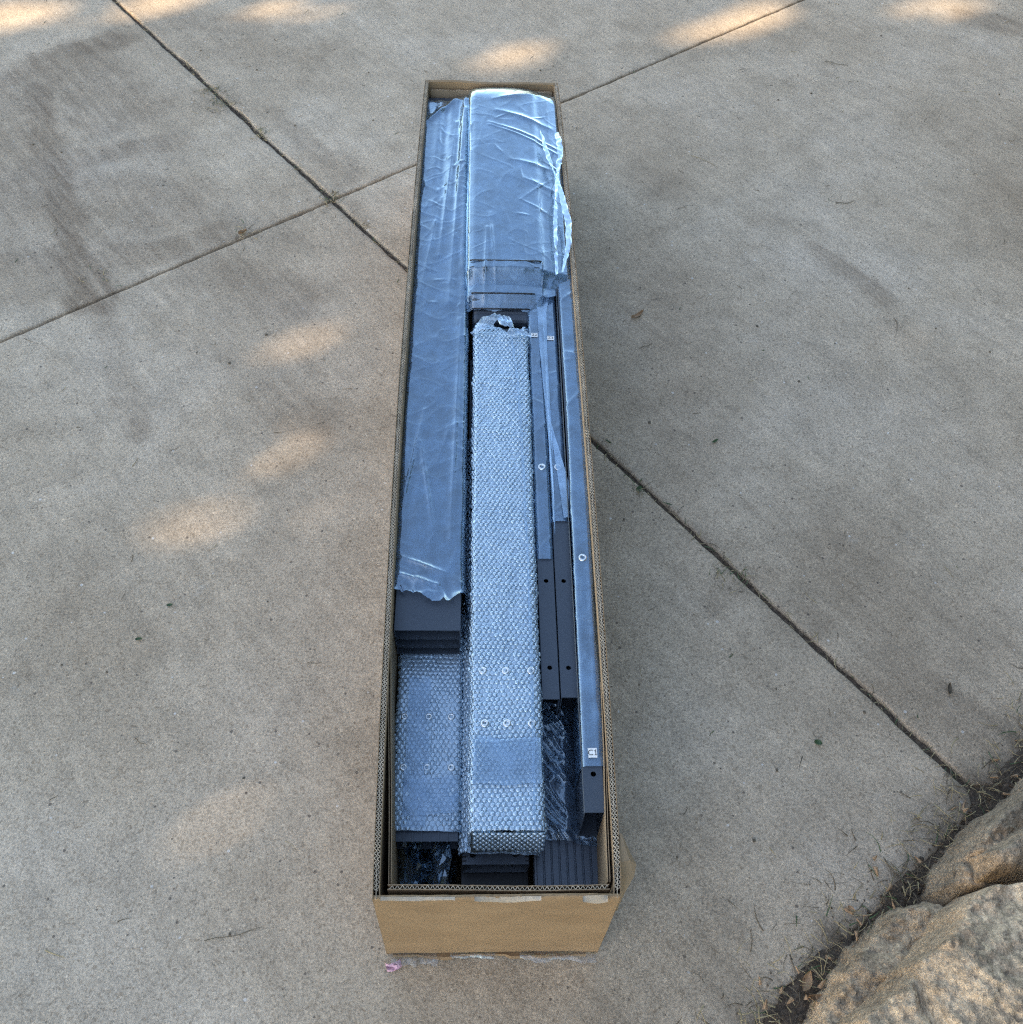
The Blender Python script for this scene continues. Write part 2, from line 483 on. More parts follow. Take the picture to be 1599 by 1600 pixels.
def make_slab(a0, a1, b0, b1, fine, seed):
    A = edge_lines(a0, a1, 0.015, fine); B = edge_lines(b0, b1, 0.015, fine)
    GA, GB = np.meshgrid(A, B)
    d = np.minimum(np.minimum(GA - a0, a1 - GA), np.minimum(GB - b0, b1 - GB))
    X = GA * DA[0] + GB * DB[0]; Y = GA * DA[1] + GB * DB[1]
    Z = 0.0022 * (fbm(X * 2.2, Y * 2.2, 3) - 0.5) - 0.0035 * np.exp(-d / 0.0022) * (0.5 + fbm(GA * 25, GB * 25, seed))
    # chipped arris
    w = np.exp(-d / 0.006)
    jit = (fbm(GA * 45, GB * 45, seed + 9, 3) - 0.45) * 0.006 * w
    chip = np.maximum(0, vn(GA * 9, GB * 9, seed + 21) - 0.78) * 0.03 * w
    ca, cb = (a0 + a1) / 2, (b0 + b1) / 2
    da = np.minimum(GA - a0, a1 - GA); db = np.minimum(GB - b0, b1 - GB)
    sa = np.where(da < db, np.sign(ca - GA), 0.0); sb = np.where(da < db, 0.0, np.sign(cb - GB))
    GA2 = GA + sa * (jit + chip); GB2 = GB + sb * (jit + chip)
    if fine and abs(a1 - EDGE) < 0.01:      # the outer edge is worn, with rounded corners at the joint
        eg = a1 - GA
        rnd = 0.035 * np.exp(-np.minimum(GB - b0, b1 - GB) / 0.02)
        GA2 = GA2 - (0.036 * fbm(GB * 5, GB * 0, seed + 41) + 0.012 * fbm(GB * 40, GB * 0, seed + 42) - 0.026 + rnd) * np.exp(-eg / 0.05)
        Z = Z - 0.010 * np.exp(-eg / 0.012) * fbm(GA * 20, GB * 20, seed + 43)
    X2 = GA2 * DA[0] + GB2 * DB[0]; Y2 = GA2 * DA[1] + GB2 * DB[1]
    m = MB()
    m.grid(np.stack([X2, Y2, Z], -1))
    nv, nu = X.shape
    ring = [(0, i) for i in range(nu)] + [(j, nu - 1) for j in range(1, nv)] + [(nv - 1, i) for i in range(nu - 2, -1, -1)] + [(j, 0) for j in range(nv - 2, 0, -1)]
    n = len(m.v); k = len(ring)
    m.v += [(X2[j, i], Y2[j, i], -0.09) for j, i in ring]
    for q in range(k):
        j, i = ring[q]; j2, i2 = ring[(q + 1) % k]
        m.f.append((j * nu + i, n + q, n + (q + 1) % k, j2 * nu + i2))
    o = m.build('slab', M_CONC, driveway, True)
    st = np.zeros(X.shape); dirt = np.zeros(X.shape)
    wx = X + 0.09 * (fbm(X * 6, Y * 6, 31, 6) - 0.5); wy = Y + 0.09 * (fbm(X * 6, Y * 6, 37, 6) - 0.5)
    for pl, rad, s in STAINS:
        dd = np.min([segdist(wx, wy, pl[q], pl[q + 1])[0] for q in range(len(pl) - 1)], axis=0)
        st = np.maximum(st, min(1, s * 1.25) * np.clip((1.25 - dd / (rad * 1.25)) * 1.5, 0, 1) * 0.88)
    st = np.maximum(st, 0.16 * np.clip((fbm(X * 1.3 + 4, Y * 1.3, 51) - 0.45) * 4, 0, 1))
    dj = np.minimum(np.abs(GA - JB), np.abs(GB - JA))
    st = np.maximum(st, 0.35 * np.exp(-np.abs(GB - JA) / 0.02) * fbm(GA * 12, GB * 12, 61) + 0.2 * np.exp(-np.abs(GA - JB) / 0.012))
    e = EDGE - GA
    dirt = np.clip(np.exp(-e / 0.09) * (fbm(X * 8, Y * 8, 71) * 3.2 - 0.9) + 0.7 * np.exp(-e / 0.018), 0, 0.9)
    dirt = np.maximum(dirt, 0.25 * np.exp(-np.abs(GB - JA) / 0.006))
    col = np.zeros((len(m.v), 4), np.float32); col[:, 3] = 1
    col[:nv * nu, 0] = np.clip(st, 0, 1).ravel(); col[:nv * nu, 1] = dirt.ravel()
    at = o.data.color_attributes.new('stain', 'FLOAT_COLOR', 'POINT')
    at.data.foreach_set('color', col.ravel())
    return o


ga, gb = 0.0058, 0.0040
make_slab(JB + gb, EDGE, -1.9, JA - ga, True, 1)
make_slab(JB + gb * 0.8, EDGE - 0.004, JA + ga, 4.1, True, 2)
make_slab(-4.2, JB - gb, -1.9, JA - ga, True, 3)
make_slab(-4.2, JB - gb * 0.8, JA + ga, 4.1, True, 4)
for a0, a1, b0, b1 in ((-4.2, JB - gb, 4.11, 7.1), (JB + gb, EDGE, 4.11, 7.1), (-4.2, JB - gb, -4.9, -1.91), (JB + gb, EDGE, -4.9, -1.91),
                       (-6.4, -4.21, -1.9, JA - ga), (-6.4, -4.21, JA + ga, 4.1), (-6.4, -4.21, 4.11, 7.1), (-6.4, -4.21, -4.9, -1.91)):
    make_slab(a0, a1, b0, b1, False, 5)


def joint_fill(a0, a1, b0, b1, zc, seed):
    n = 500
    if (a1 - a0) > (b1 - b0):
        A, B = np.meshgrid(np.linspace(a0, a1, n), np.linspace(b0, b1, 6))
    else:
        A, B = np.meshgrid(np.linspace(a0, a1, 6), np.linspace(b0, b1, n))
    P = np.zeros(A.shape + (3,))
    P[..., 0] = A * DA[0] + B * DB[0]; P[..., 1] = A * DA[1] + B * DB[1]
    P[..., 2] = zc + 0.006 * (fbm(A * 30, B * 30, seed) - 0.5) + 0.004 * (vn(A * 160, B * 160, seed + 5) - 0.5)
    return P


jf = MB()
jf.grid(joint_fill(-4.2, EDGE, JA - 0.010, JA + 0.010, -0.0095, 11))
jf.grid(joint_fill(JB - 0.007, JB + 0.007, -1.9, 4.1, -0.0135, 12))
tag(jf.build('joint_filling', M_SOIL, None, True), kind='structure')

# soil beyond the edge of the driveway
A, B = np.meshgrid(np.linspace(EDGE - 0.07, EDGE + 1.6, 150), np.linspace(-0.9, 2.6, 240))
Z = -0.006 + 0.03 * (fbm(A * 9, B * 9, 81) - 0.45) + 0.012 * (fbm(A * 60, B * 60, 82) - 0.5) + 0.10 * np.clip((A - EDGE - 0.10) / 0.5, 0, 1)
Z = np.where(A < EDGE - 0.02, -0.014, Z)
P = np.stack([A * DA[0] + B * DB[0], A * DA[1] + B * DB[1], Z], -1)
tag(grid_obj('soil', P, M_SOIL), kind='structure')


# ------------------------------------------------------------------ rocks
def inside_sd(X, Y, poly):
    """signed distance, positive inside"""
    n = len(poly)
    d = np.full(X.shape, 1e9); ins = np.zeros(X.shape, bool)
    for k in range(n):
        a = poly[k]; b = poly[(k + 1) % n]
        d = np.minimum(d, segdist(X, Y, a, b)[0])
        cond = ((a[1] > Y) != (b[1] > Y))
        xx = (b[0] - a[0]) * (Y - a[1]) / ((b[1] - a[1]) if abs(b[1] - a[1]) > 1e-9 else 1e-9) + a[0]
        ins ^= cond & (X < xx)
    return np.where(ins, d, -d)


def worley(X, Y, seed):
    ix = np.floor(X); iy = np.floor(Y); d = np.full(X.shape, 9.0)
    for dx in (-1, 0, 1):
        for dy in (-1, 0, 1):
            cx = ix + dx; cy = iy + dy
            d = np.minimum(d, np.hypot(cx + hash2(cx, cy, seed) - X, cy + hash2(cx, cy, seed + 1) - Y))
    return d


def boulder(poly, ztop, zbase, step, edge, mat, label, seed, tilt=(0, 0)):
    p = np.array(poly); lo = p.min(0) - 0.06; hi = p.max(0) + 0.06
    xs = np.arange(lo[0], hi[0], step); ys = np.arange(lo[1], hi[1], step)
    X, Y = np.meshgrid(xs, ys)
    sd = inside_sd(X, Y, poly) + 0.020 * (fbm(X * 14, Y * 14, seed) - 0.5) + 0.012 * (fbm(X * 45, Y * 45, seed + 3) - 0.5)
    t = np.clip(sd / edge + (0.75 if 'ledge' in label else 0.30), 0, 1)
    prof = t ** 0.55
    cx, cy = p.mean(0)
    rk = np.random.default_rng(seed)
    facet = np.full(X.shape, 9.0)
    for _ in range(9):
        fx, fy = rk.uniform(lo[0], hi[0]), rk.uniform(lo[1], hi[1]); an = rk.uniform(0, 6.28); sl = rk.uniform(0.05, 0.42)
        facet = np.minimum(facet, sl * (math.cos(an) * (X - fx) + math.sin(an) * (Y - fy)) + rk.uniform(0, 0.02))
    facet = np.clip(facet, -0.07, 0.05)
    top = ztop + 0.012 + 0.8 * facet + tilt[0] * (X - cx) + tilt[1] * (Y - cy) + 0.025 * (fbm(X * 6, Y * 6, seed + 6) - 0.5) + 0.016 * (fbm(X * 28, Y * 28, seed + 7) - 0.5) \
        + 0.006 * (vn(X * 95, Y * 95, seed + 8) - 0.5) - 0.022 * ridge(X * 7, Y * 7, seed + 12, 8) + 0.040 * (worley(X * 7 + 0.3 * fbm(X * 20, Y * 20, seed), Y * 7, seed + 25) - 0.5) - 0.008 * worley(X * 75, Y * 75, seed + 15) - 0.004 * worley(X * 130, Y * 130, seed + 17) * (vn(X * 12, Y * 12, seed + 18) > 0.4)
    Z = zbase + (top - zbase) * prof
    # lean the flanks so that they are not sheer
    keep = sd > -edge * (0.95 if 'ledge' in label else 0.5)
    idx = -np.ones(X.shape, int); idx[keep] = np.arange(keep.sum())
    v = np.stack([X[keep], Y[keep], Z[keep]], 1)
    fcs = []
    q = keep[:-1, :-1] & keep[1:, :-1] & keep[:-1, 1:] & keep[1:, 1:]
    for j, i in zip(*np.nonzero(q)):
        fcs.append((idx[j, i], idx[j, i + 1], idx[j + 1, i + 1], idx[j + 1, i]))
    o = mesh_obj('boulder', v, fcs, mat, None, True)
    return tag(o, label, 'rock', 'sandstone rocks along the driveway edge')


boulder([(0.899, 0.463), (0.818, 0.451), (0.778, 0.447), (0.737, 0.422), (0.709, 0.390), (0.669, 0.364), (0.633, 0.335), (0.609, 0.310), (0.563, 0.290),
         (0.539, 0.274), (0.534, 0.231), (0.56, 0.10), (0.62, -0.1), (0.90, -0.1), (1.05, 0.2), (1.02, 0.411)], 0.215, -0.03, 0.0036, 0.022, M_ROCK,
        'largest and nearest pebbly tan rock, flat topped and partly sunlit', 100, (0.05, 0.02))
boulder([(0.43, 0.13), (0.50, 0.250), (0.538, 0.300), (0.575, 0.342), (0.619, 0.383), (0.656, 0.411), (0.698, 0.439), (0.747, 0.449), (0.785, 0.420),
         (0.805, 0.354), (0.709, 0.225), (0.60, 0.05), (0.48, -0.1), (0.36, -0.05)], 0.080, -0.05, 0.0036, 0.028, M_ROCK,
        'low rough rock ledge sticking out under the largest rock, beside the soil strip', 200)
boulder([(0.768, 0.503), (0.787, 0.525), (0.827, 0.554), (0.870, 0.592), (0.925, 0.628), (1.038, 0.699), (1.18, 0.78), (1.30, 0.65), (1.1, 0.50),
         (0.865, 0.443), (0.763, 0.443), (0.75, 0.47)], 0.095, -0.05, 0.0036, 0.028, M_ROCK2,
        'long grey brown rock lying behind the largest rock, next to the slab corner', 300)
boulder([(0.797, 0.465), (0.806, 0.503), (0.830, 0.521), (0.859, 0.533), (0.945, 0.563), (1.1, 0.56), (1.1, 0.47), (0.95, 0.47), (0.871, 0.455)], 0.185, 0.0, 0.0036, 0.024, M_ROCK2,
        'small dark brown rock wedged between the largest rock and the long grey brown rock', 400)
boulder([(1.10, 0.80), (1.25, 0.90), (1.45, 1.02), (1.6, 0.9), (1.4, 0.7), (1.2, 0.65)], 0.13, -0.05, 0.012, 0.05, M_ROCK2,
        'rock farthest along the driveway edge, outside the right of the picture', 500)

# ------------------------------------------------------------------ the carton
X0, X1, Y0, Y1, HT = -0.131, 0.204, 0.3898, 2.402, 0.304
ys = np.linspace(Y0, Y1, 90)


def bowL(y): t = (y - Y0) / (Y1 - Y0); return X0 - 0.0135 * np.sin(np.pi * t) ** 0.8 * np.where(t < 0.5, 1, 0.95)
def bowR(y): t = (y - Y0) / (Y1 - Y0); return X1 + 0.0105 * np.sin(np.pi * t) ** 0.45


def lean(sgn):
    base = X0 if sgn < 0 else X1

    def fn(Pxy, z):
        Q = Pxy.copy()
        k = np.clip(z / HT, 0, 1) ** 1.3
        bow = (bowL(Q[:, 1]) - X0) if sgn < 0 else (bowR(Q[:, 1]) - X1)
        Q[:, 0] = Q[:, 0] - bow * (1 - k)
        return Q
    return fn


carton = thing('carton', 'long open brown cardboard carton packed with dark metal parts', 'box', (0, 0, 0))


def side_wall(sgn):
    bow = bowL if sgn < 0 else bowR
    curve = np.stack([bow(ys), ys], 1)
    s = 1 if sgn > 0 else -1             # offsets run to the curve's left (-x when going +y)
    top = HT + 0.0022 * (fbm(ys * 5, ys * 0, 91 + sgn) - 0.5) + 0.0016 * (vn(ys * 70, ys * 0 + 3, 92 + sgn) - 0.5)
    m = MB()
    m.shell(curve, 0, s * 0.0009, 0.0, top, lean(sgn))
    w = m.build('side_panel', M_CARD, carton)
    m = MB()
    m.shell(curve, s * 0.0089, s * 0.0097, 0.004, top - 0.0008, lean(sgn))
    m.build('side_lining', M_CARDIN, w)
    m = MB()
    m.shell(curve, s * 0.0046, s * 0.0052, HT - 0.05, top - 0.0005, lean(sgn))
    nper = 300
    yw = np.linspace(Y0 + 0.012, Y1 - 0.012, nper * 6)
    for d0, d1, ph in ((0.0010, 0.0045, 0), (0.0053, 0.0088, 1.3)):
        t = np.arange(len(yw)) / 6 * 2 * np.pi + ph + 5 * fbm(yw * 12, yw * 0, 95 + int(ph)) 
        off = (d0 + d1) / 2 + (d1 - d0) / 2 * np.sin(t) * (0.6 + 0.4 * vn(yw * 60, yw * 0, 98)) + 0.0006 * (fbm(yw * 40, yw * 0, 99) - 0.5)
        cv = np.stack([bow(yw) - s * off, yw], 1)
        zt = HT - 0.0010 + 0.0022 * (fbm(yw * 5, yw * 0, 91 + sgn) - 0.5) + 0.0035 * (vn(yw * 45, yw * 0, 97) - 0.6) * (vn(yw * 9, yw * 0, 94) > 0.5) + 0.0014 * (vn(yw * 120, yw * 0, 97) - 0.5)
        m.shell(cv, -0.00035, 0.00035, HT - 0.022, zt, lean(sgn))
    m.build('fluted_edge', M_EDGE, w)
    return w


side_wall(-1)
side_wall(1)


def bent_board(name, curve, thick, z0, z1, mat, flutes=True, parent=carton, side=1):
    m = MB()
    c = np.asarray(curve, float)
    # resample
    dd = np.concatenate([[0], np.cumsum(np.linalg.norm(np.diff(c, axis=0), axis=1))])
    n = max(12, int(dd[-1] / 0.006)); q = np.linspace(0, dd[-1], n)
    cc = np.stack([np.interp(q, dd, c[:, 0]), np.interp(q, dd, c[:, 1])], 1)
    sd = len(name) + int(abs(c[0, 0]) * 1000)
    top = z1 + 0.004 * (fbm(q * 14, q * 0, sd) - 0.5) + 0.002 * (vn(q * 110, q * 0, sd + 1) - 0.5)
    m.shell(cc, 0, side * 0.0009, z0, top)
    m.shell(cc, side * (thick - 0.0009), side * thick, z0, top - 0.0006)
    o = m.build(name, mat, parent)
    m = MB()
    q2 = np.linspace(0.002, dd[-1] - 0.002, int(dd[-1] / 0.0011))
    c2 = np.stack([np.interp(q2, dd, c[:, 0]), np.interp(q2, dd, c[:, 1])], 1)
    t = np.gradient(c2, axis=0); t /= np.linalg.norm(t, axis=1)[:, None]
    nm = np.stack([-t[:, 1], t[:, 0]], 1) * side
    off = thick / 2 + (thick / 2 - 0.0013) * np.sin(q2 / 0.0068 * 2 * np.pi + 3 * fbm(q2 * 30, q2 * 0, sd + 4))
    zt = np.interp(q2, q, top) - 0.001 + 0.002 * (vn(q2 * 150, q2 * 0, sd + 6) - 0.5)
    m.shell(c2 + nm * off[:, None], -0.00035, 0.00035, z1 - 0.03, zt)
    if flutes: m.build('fluted_edge', M_EDGE, o)
    return o


# front panel with a rubbed top edge
def front_panel():
    xs = np.linspace(X0 + 0.0012, X1 - 0.0012, 130)
    t = (xs - X0) / (X1 - X0)
    top = HT - 0.001 + 0.003 * (fbm(xs * 22, xs * 0, 131) - 0.5) + 0.0012 * (vn(xs * 160, xs * 0, 132) - 0.5)
    y_out = Y0 + 0.003 * (fbm(xs * 9, xs * 0, 133) - 0.5)
    rows = []
    for z, dy in ((0.003, 0.0008), (0.02, 0.0), (0.08, -0.0012), (0.16, -0.0022), (0.24, -0.001), (0.285, 0.0)):
        rows.append(np.stack([xs, y_out + dy + 0.0016 * (fbm(xs * 6, xs * 0 + z * 9, 134) - 0.5), np.full_like(xs, z)], 1))
    rows.append(np.stack([xs, y_out + 0.0002, top - 0.006], 1))
    rows.append(np.stack([xs, y_out + 0.0012, top - 0.0018], 1))
    rows.append(np.stack([xs, y_out + 0.0035, top], 1))
    rows.append(np.stack([xs, y_out + 0.0062, top - 0.0012], 1))
    rows.append(np.stack([xs, y_out + 0.0072, top - 0.006], 1))
    rows.append(np.stack([xs, y_out + 0.0074, np.full_like(xs, 0.004)], 1))
    return grid_obj('front_panel', np.stack(rows, 0), M_CARD, carton)


fp = front_panel()
# rubbed and torn paper on the front rim
for xa, xb, za, zb, dy, sd in ((-0.120, -0.02, -0.0015, 0.0012, 0.0, 1), (0.006, 0.096, -0.010, -0.001, -0.0010, 2), (0.152, 0.186, -0.010, 0.002, -0.003, 3)):
    xs = np.linspace(xa, xb, 60); tt = (xs - xa) / (xb - xa)
    prof = np.sin(np.pi * tt) ** 0.8
    lo = HT + za * prof * (0.6 + 0.6 * fbm(xs * 60, xs * 0, 140 + sd)); hi = np.maximum(lo + 0.0004, HT + zb * (0.2 + 0.8 * prof) + 0.003 * (fbm(xs * 80, xs * 0, 150 + sd) - 0.6))
    R = []
    for k in range(4):
        w = k / 3
        z = lo * (1 - w) + hi * w
        y = Y0 - 0.0022 + dy * (1 - w) + 0.005 * w * w + 0.0016 * (fbm(xs * 70, xs * 0 + w * 5, 160 + sd) - 0.5)
        R.append(np.stack([xs, y, z], 1))
    grid_obj('torn_paper', np.stack(R, 0), M_TORN if sd in (1, 2, 3) else M_CARD, fp)
# rest of the rear, the floor and the inner boards
m = MB(); bk = np.stack([np.linspace(X0 + 0.002, X1 - 0.002, 40), np.full(40, Y1 - 0.001) + 0.002 * np.sin(np.linspace(0, 9, 40))], 1)
m.shell(bk, 0, -0.009, 0.003, HT - 0.001 + 0.003 * (fbm(np.linspace(0, 5, 40), np.zeros(40), 171) - 0.5))
m.build('back_panel', M_CARD, carton)
m = MB(); m.box(X0 + 0.002, X1 - 0.002, Y0 + 0.002, Y1 - 0.002, 0.001, 0.008)
m.build('bottom_panel', M_CARDIN, carton)
bent_board('inner_board', [(X0 + 0.014, Y1 - 0.014), (X1 - 0.012, Y1 - 0.014)], 0.005, 0.01, HT - 0.016, M_CARDIN, side=-1)
bent_board('inner_board', [(-0.112, 0.4035), (0.02, 0.4015), (0.10, 0.4005), (0.190, 0.402)], 0.0070, 0.01, HT - 0.004, M_CARDIN, side=1)
bent_board('inner_board', [(-0.1075, 0.414), (-0.113, 0.52), (-0.121, 0.65), (-0.1275, 0.762)], 0.004, 0.01, HT - 0.014, M_CARDIN, False, side=1)
bent_board('inner_board', [(0.1885, 0.414), (0.1915, 0.50), (0.1965, 0.60), (0.2005, 0.72)], 0.004, 0.01, HT - 0.010, M_CARDIN, False, side=-1)
# crumpled corner flap that hangs outside the near right corner
fl = np.array([[(0.2100, 0.478, 0.300), (0.2110, 0.478, 0.300), (0.2122, 0.477, 0.299)],
               [(0.2085, 0.458, 0.298), (0.2160, 0.461, 0.296), (0.2215, 0.459, 0.289)],
               [(0.2070, 0.440, 0.292), (0.2215, 0.445, 0.290), (0.2325, 0.443, 0.277)],
               [(0.2062, 0.424, 0.280), (0.2180, 0.428, 0.270), (0.2300, 0.430, 0.266)],
               [(0.2060, 0.408, 0.262), (0.2115, 0.410, 0.250), (0.2180, 0.414, 0.246)],
               [(0.2058, 0.395, 0.225), (0.2075, 0.396, 0.218), (0.2090, 0.398, 0.212)]])
fo = grid_obj('corner_flap', fl, M_CARDIN, carton, False)
sm = fo.modifiers.new('thickness', 'SOLIDIFY'); sm.thickness = 0.0025; sm.offset = 0
# ragged lower lip and shreds of packing tape under the near edge
xs = np.linspace(X0 + 0.01, X1 - 0.02, 110)
out = 0.004 + 0.013 * np.clip(fbm(xs * 25, xs * 0, 181) * 1.6 - 0.4, 0, 1) * np.clip(np.sin((xs - X0) / (X1 - X0) * np.pi) * 2, 0, 1)
grid_obj('bottom_lip', np.stack([np.stack([xs, np.full_like(xs, Y0 + 0.002), np.full_like(xs, 0.0052)], 1),
                                 np.stack([xs, Y0 - out * 0.6, 0.0065 + 0.002 * vn(xs * 60, xs * 0, 182)], 1),
                                 np.stack([xs, Y0 - out, 0.0035 + 0.002 * vn(xs * 90, xs * 0, 183)], 1)], 0), M_CARD, carton, False)
for xa, xb, ln, sd in ((-0.125, -0.05, 0.024, 1), (-0.03, 0.04, 0.012, 2), (0.08, 0.20, 0.018, 3)):
    U, V = np.meshgrid(np.linspace(xa, xb, 40), np.linspace(0, 1, 10))
    P = np.stack([U + 0.006 * (fbm(U * 40, V * 3, 190 + sd) - 0.5), Y0 + 0.001 - V * ln * (0.35 + 0.9 * fbm(U * 45, V * 0, 191 + sd)),
                  0.004 + 0.006 * fbm(U * 70, V * 4, 192 + sd) * np.sin(np.pi * np.clip(V, 0.05, 1)) + 0.002], -1)
    grid_obj('tape_shred', P, M_SHRED, carton, True)


# ------------------------------------------------------------------ metal sections
def tube_section(name, x0, x1, y0, y1, z0, z1, t, mat, parent, holes=(), r=0.0045, hollow=True):
    """rectangular tube along Y with open ends and drilled top; holes = [(x, y, radius)]"""
    m = MB()
    bv = 0.0008
    # outer skin without the top
    prof = [(x0, z1 - bv), (x0, z0), (x1, z0), (x1, z1 - bv)]
    for (xa, za), (xb, zb) in zip(prof[:-1], prof[1:]):
        m.add([(xa, y0, za), (xa, y1, za), (xb, y1, zb), (xb, y0, zb)], [(0, 1, 2, 3)])
    m.add([(x0, y0, z1 - bv), (x0 + bv, y0, z1), (x0 + bv, y1, z1), (x0, y1, z1 - bv)], [(0, 1, 2, 3)])
    m.add([(x1, y0, z1 - bv), (x1, y1, z1 - bv), (x1 - bv, y1, z1), (x1 - bv, y0, z1)], [(0, 1, 2, 3)])
    # top with drilled holes
    hs = sorted(holes, key=lambda h: h[1]); ycur = y0
    xa, xb = x0 + bv, x1 - bv
    for hx, hy, hr in hs:
        h = hr * 1.7
        m.add([(xa, ycur, z1), (xb, ycur, z1), (xb, hy - h, z1), (xa, hy - h, z1)], [(0, 1, 2, 3)])
        n = 20
        sq = []; ci = []; cl = []
        for k in range(n):
            a = 2 * math.pi * k / n; ca, sa = math.cos(a), math.sin(a)
            q = min((xb - hx) / ca if ca > 1e-6 else ((xa - hx) / ca if ca < -1e-6 else 9), h / abs(sa) if abs(sa) > 1e-6 else 9)
            sq.append((hx + ca * q, hy + sa * q, z1)); ci.append((hx + ca * hr, hy + sa * hr, z1)); cl.append((hx + ca * hr, hy + sa * hr, z1 - t))
        fc = [(k, (k + 1) % n, n + (k + 1) % n, n + k) for k in range(n)] + [(n + k, n + (k + 1) % n, 2 * n + (k + 1) % n, 2 * n + k) for k in range(n)]
        m.add(sq + ci + cl, fc)
        # square corners left over by the ring
        for cx in (xa, xb):
            for cy in (hy - h, hy + h):
                nb = sorted(range(n), key=lambda k: (sq[k][0] - cx) ** 2 + (sq[k][1] - cy) ** 2)[:2]
                m.add([(cx, cy, z1), sq[nb[0]], sq[nb[1]]], [(0, 1, 2)])
        ycur = hy + h
    m.add([(xa, ycur, z1), (xb, ycur, z1), (xb, y1, z1), (xa, y1, z1)], [(0, 1, 2, 3)])
    if hollow:
        i0, i1, k0, k1 = x0 + t, x1 - t, z0 + t, z1 - t
        pr = [(i0, k1), (i0, k0), (i1, k0), (i1, k1)]
        for (xa_, za), (xb_, zb) in zip(pr[:-1], pr[1:]):
            m.add([(xa_, y0, za), (xb_, y0, zb), (xb_, y1, zb), (xa_, y1, za)], [(0, 1, 2, 3)])
        if not holes:
            m.add([(i0, y0, k1), (i0, y1, k1), (i1, y1, k1), (i1, y0, k1)], [(0, 1, 2, 3)])
        for yy in (y0, y1):
            o_ = [(x0, yy, z0), (x1, yy, z0), (x1, yy, z1 - bv), (x0, yy, z1 - bv)]; i_ = [(i0, yy, k0), (i1, yy, k0), (i1, yy, k1), (i0, yy, k1)]
            m.add(o_ + i_, [(k, (k + 1) % 4, 4 + (k + 1) % 4, 4 + k) for k in range(4)])
    else:
        for yy in (y0, y1):
            m.add([(x0, yy, z0), (x1, yy, z0), (x1, yy, z1 - bv), (x0, yy, z1 - bv)], [(0, 1, 2, 3)])
    return m.build(name, mat, parent)


def ring(name, c, r_out, r_in, h, mat, parent, seg=20):
    m = MB()
    prof = [(r_in, -h * 2), (r_in, h * 0.6), (r_in * 1.1, h), (r_out * 0.93, h), (r_out, h * 0.4), (r_out, -0.0005)]
    P = np.array([[(c[0] + q * math.cos(2 * math.pi * k / seg), c[1] + q * math.sin(2 * math.pi * k / seg), c[2] + z) for k in range(seg)] for q, z in prof])
    m.grid(P, closed=True)
    return m.build(name, mat, parent, True)


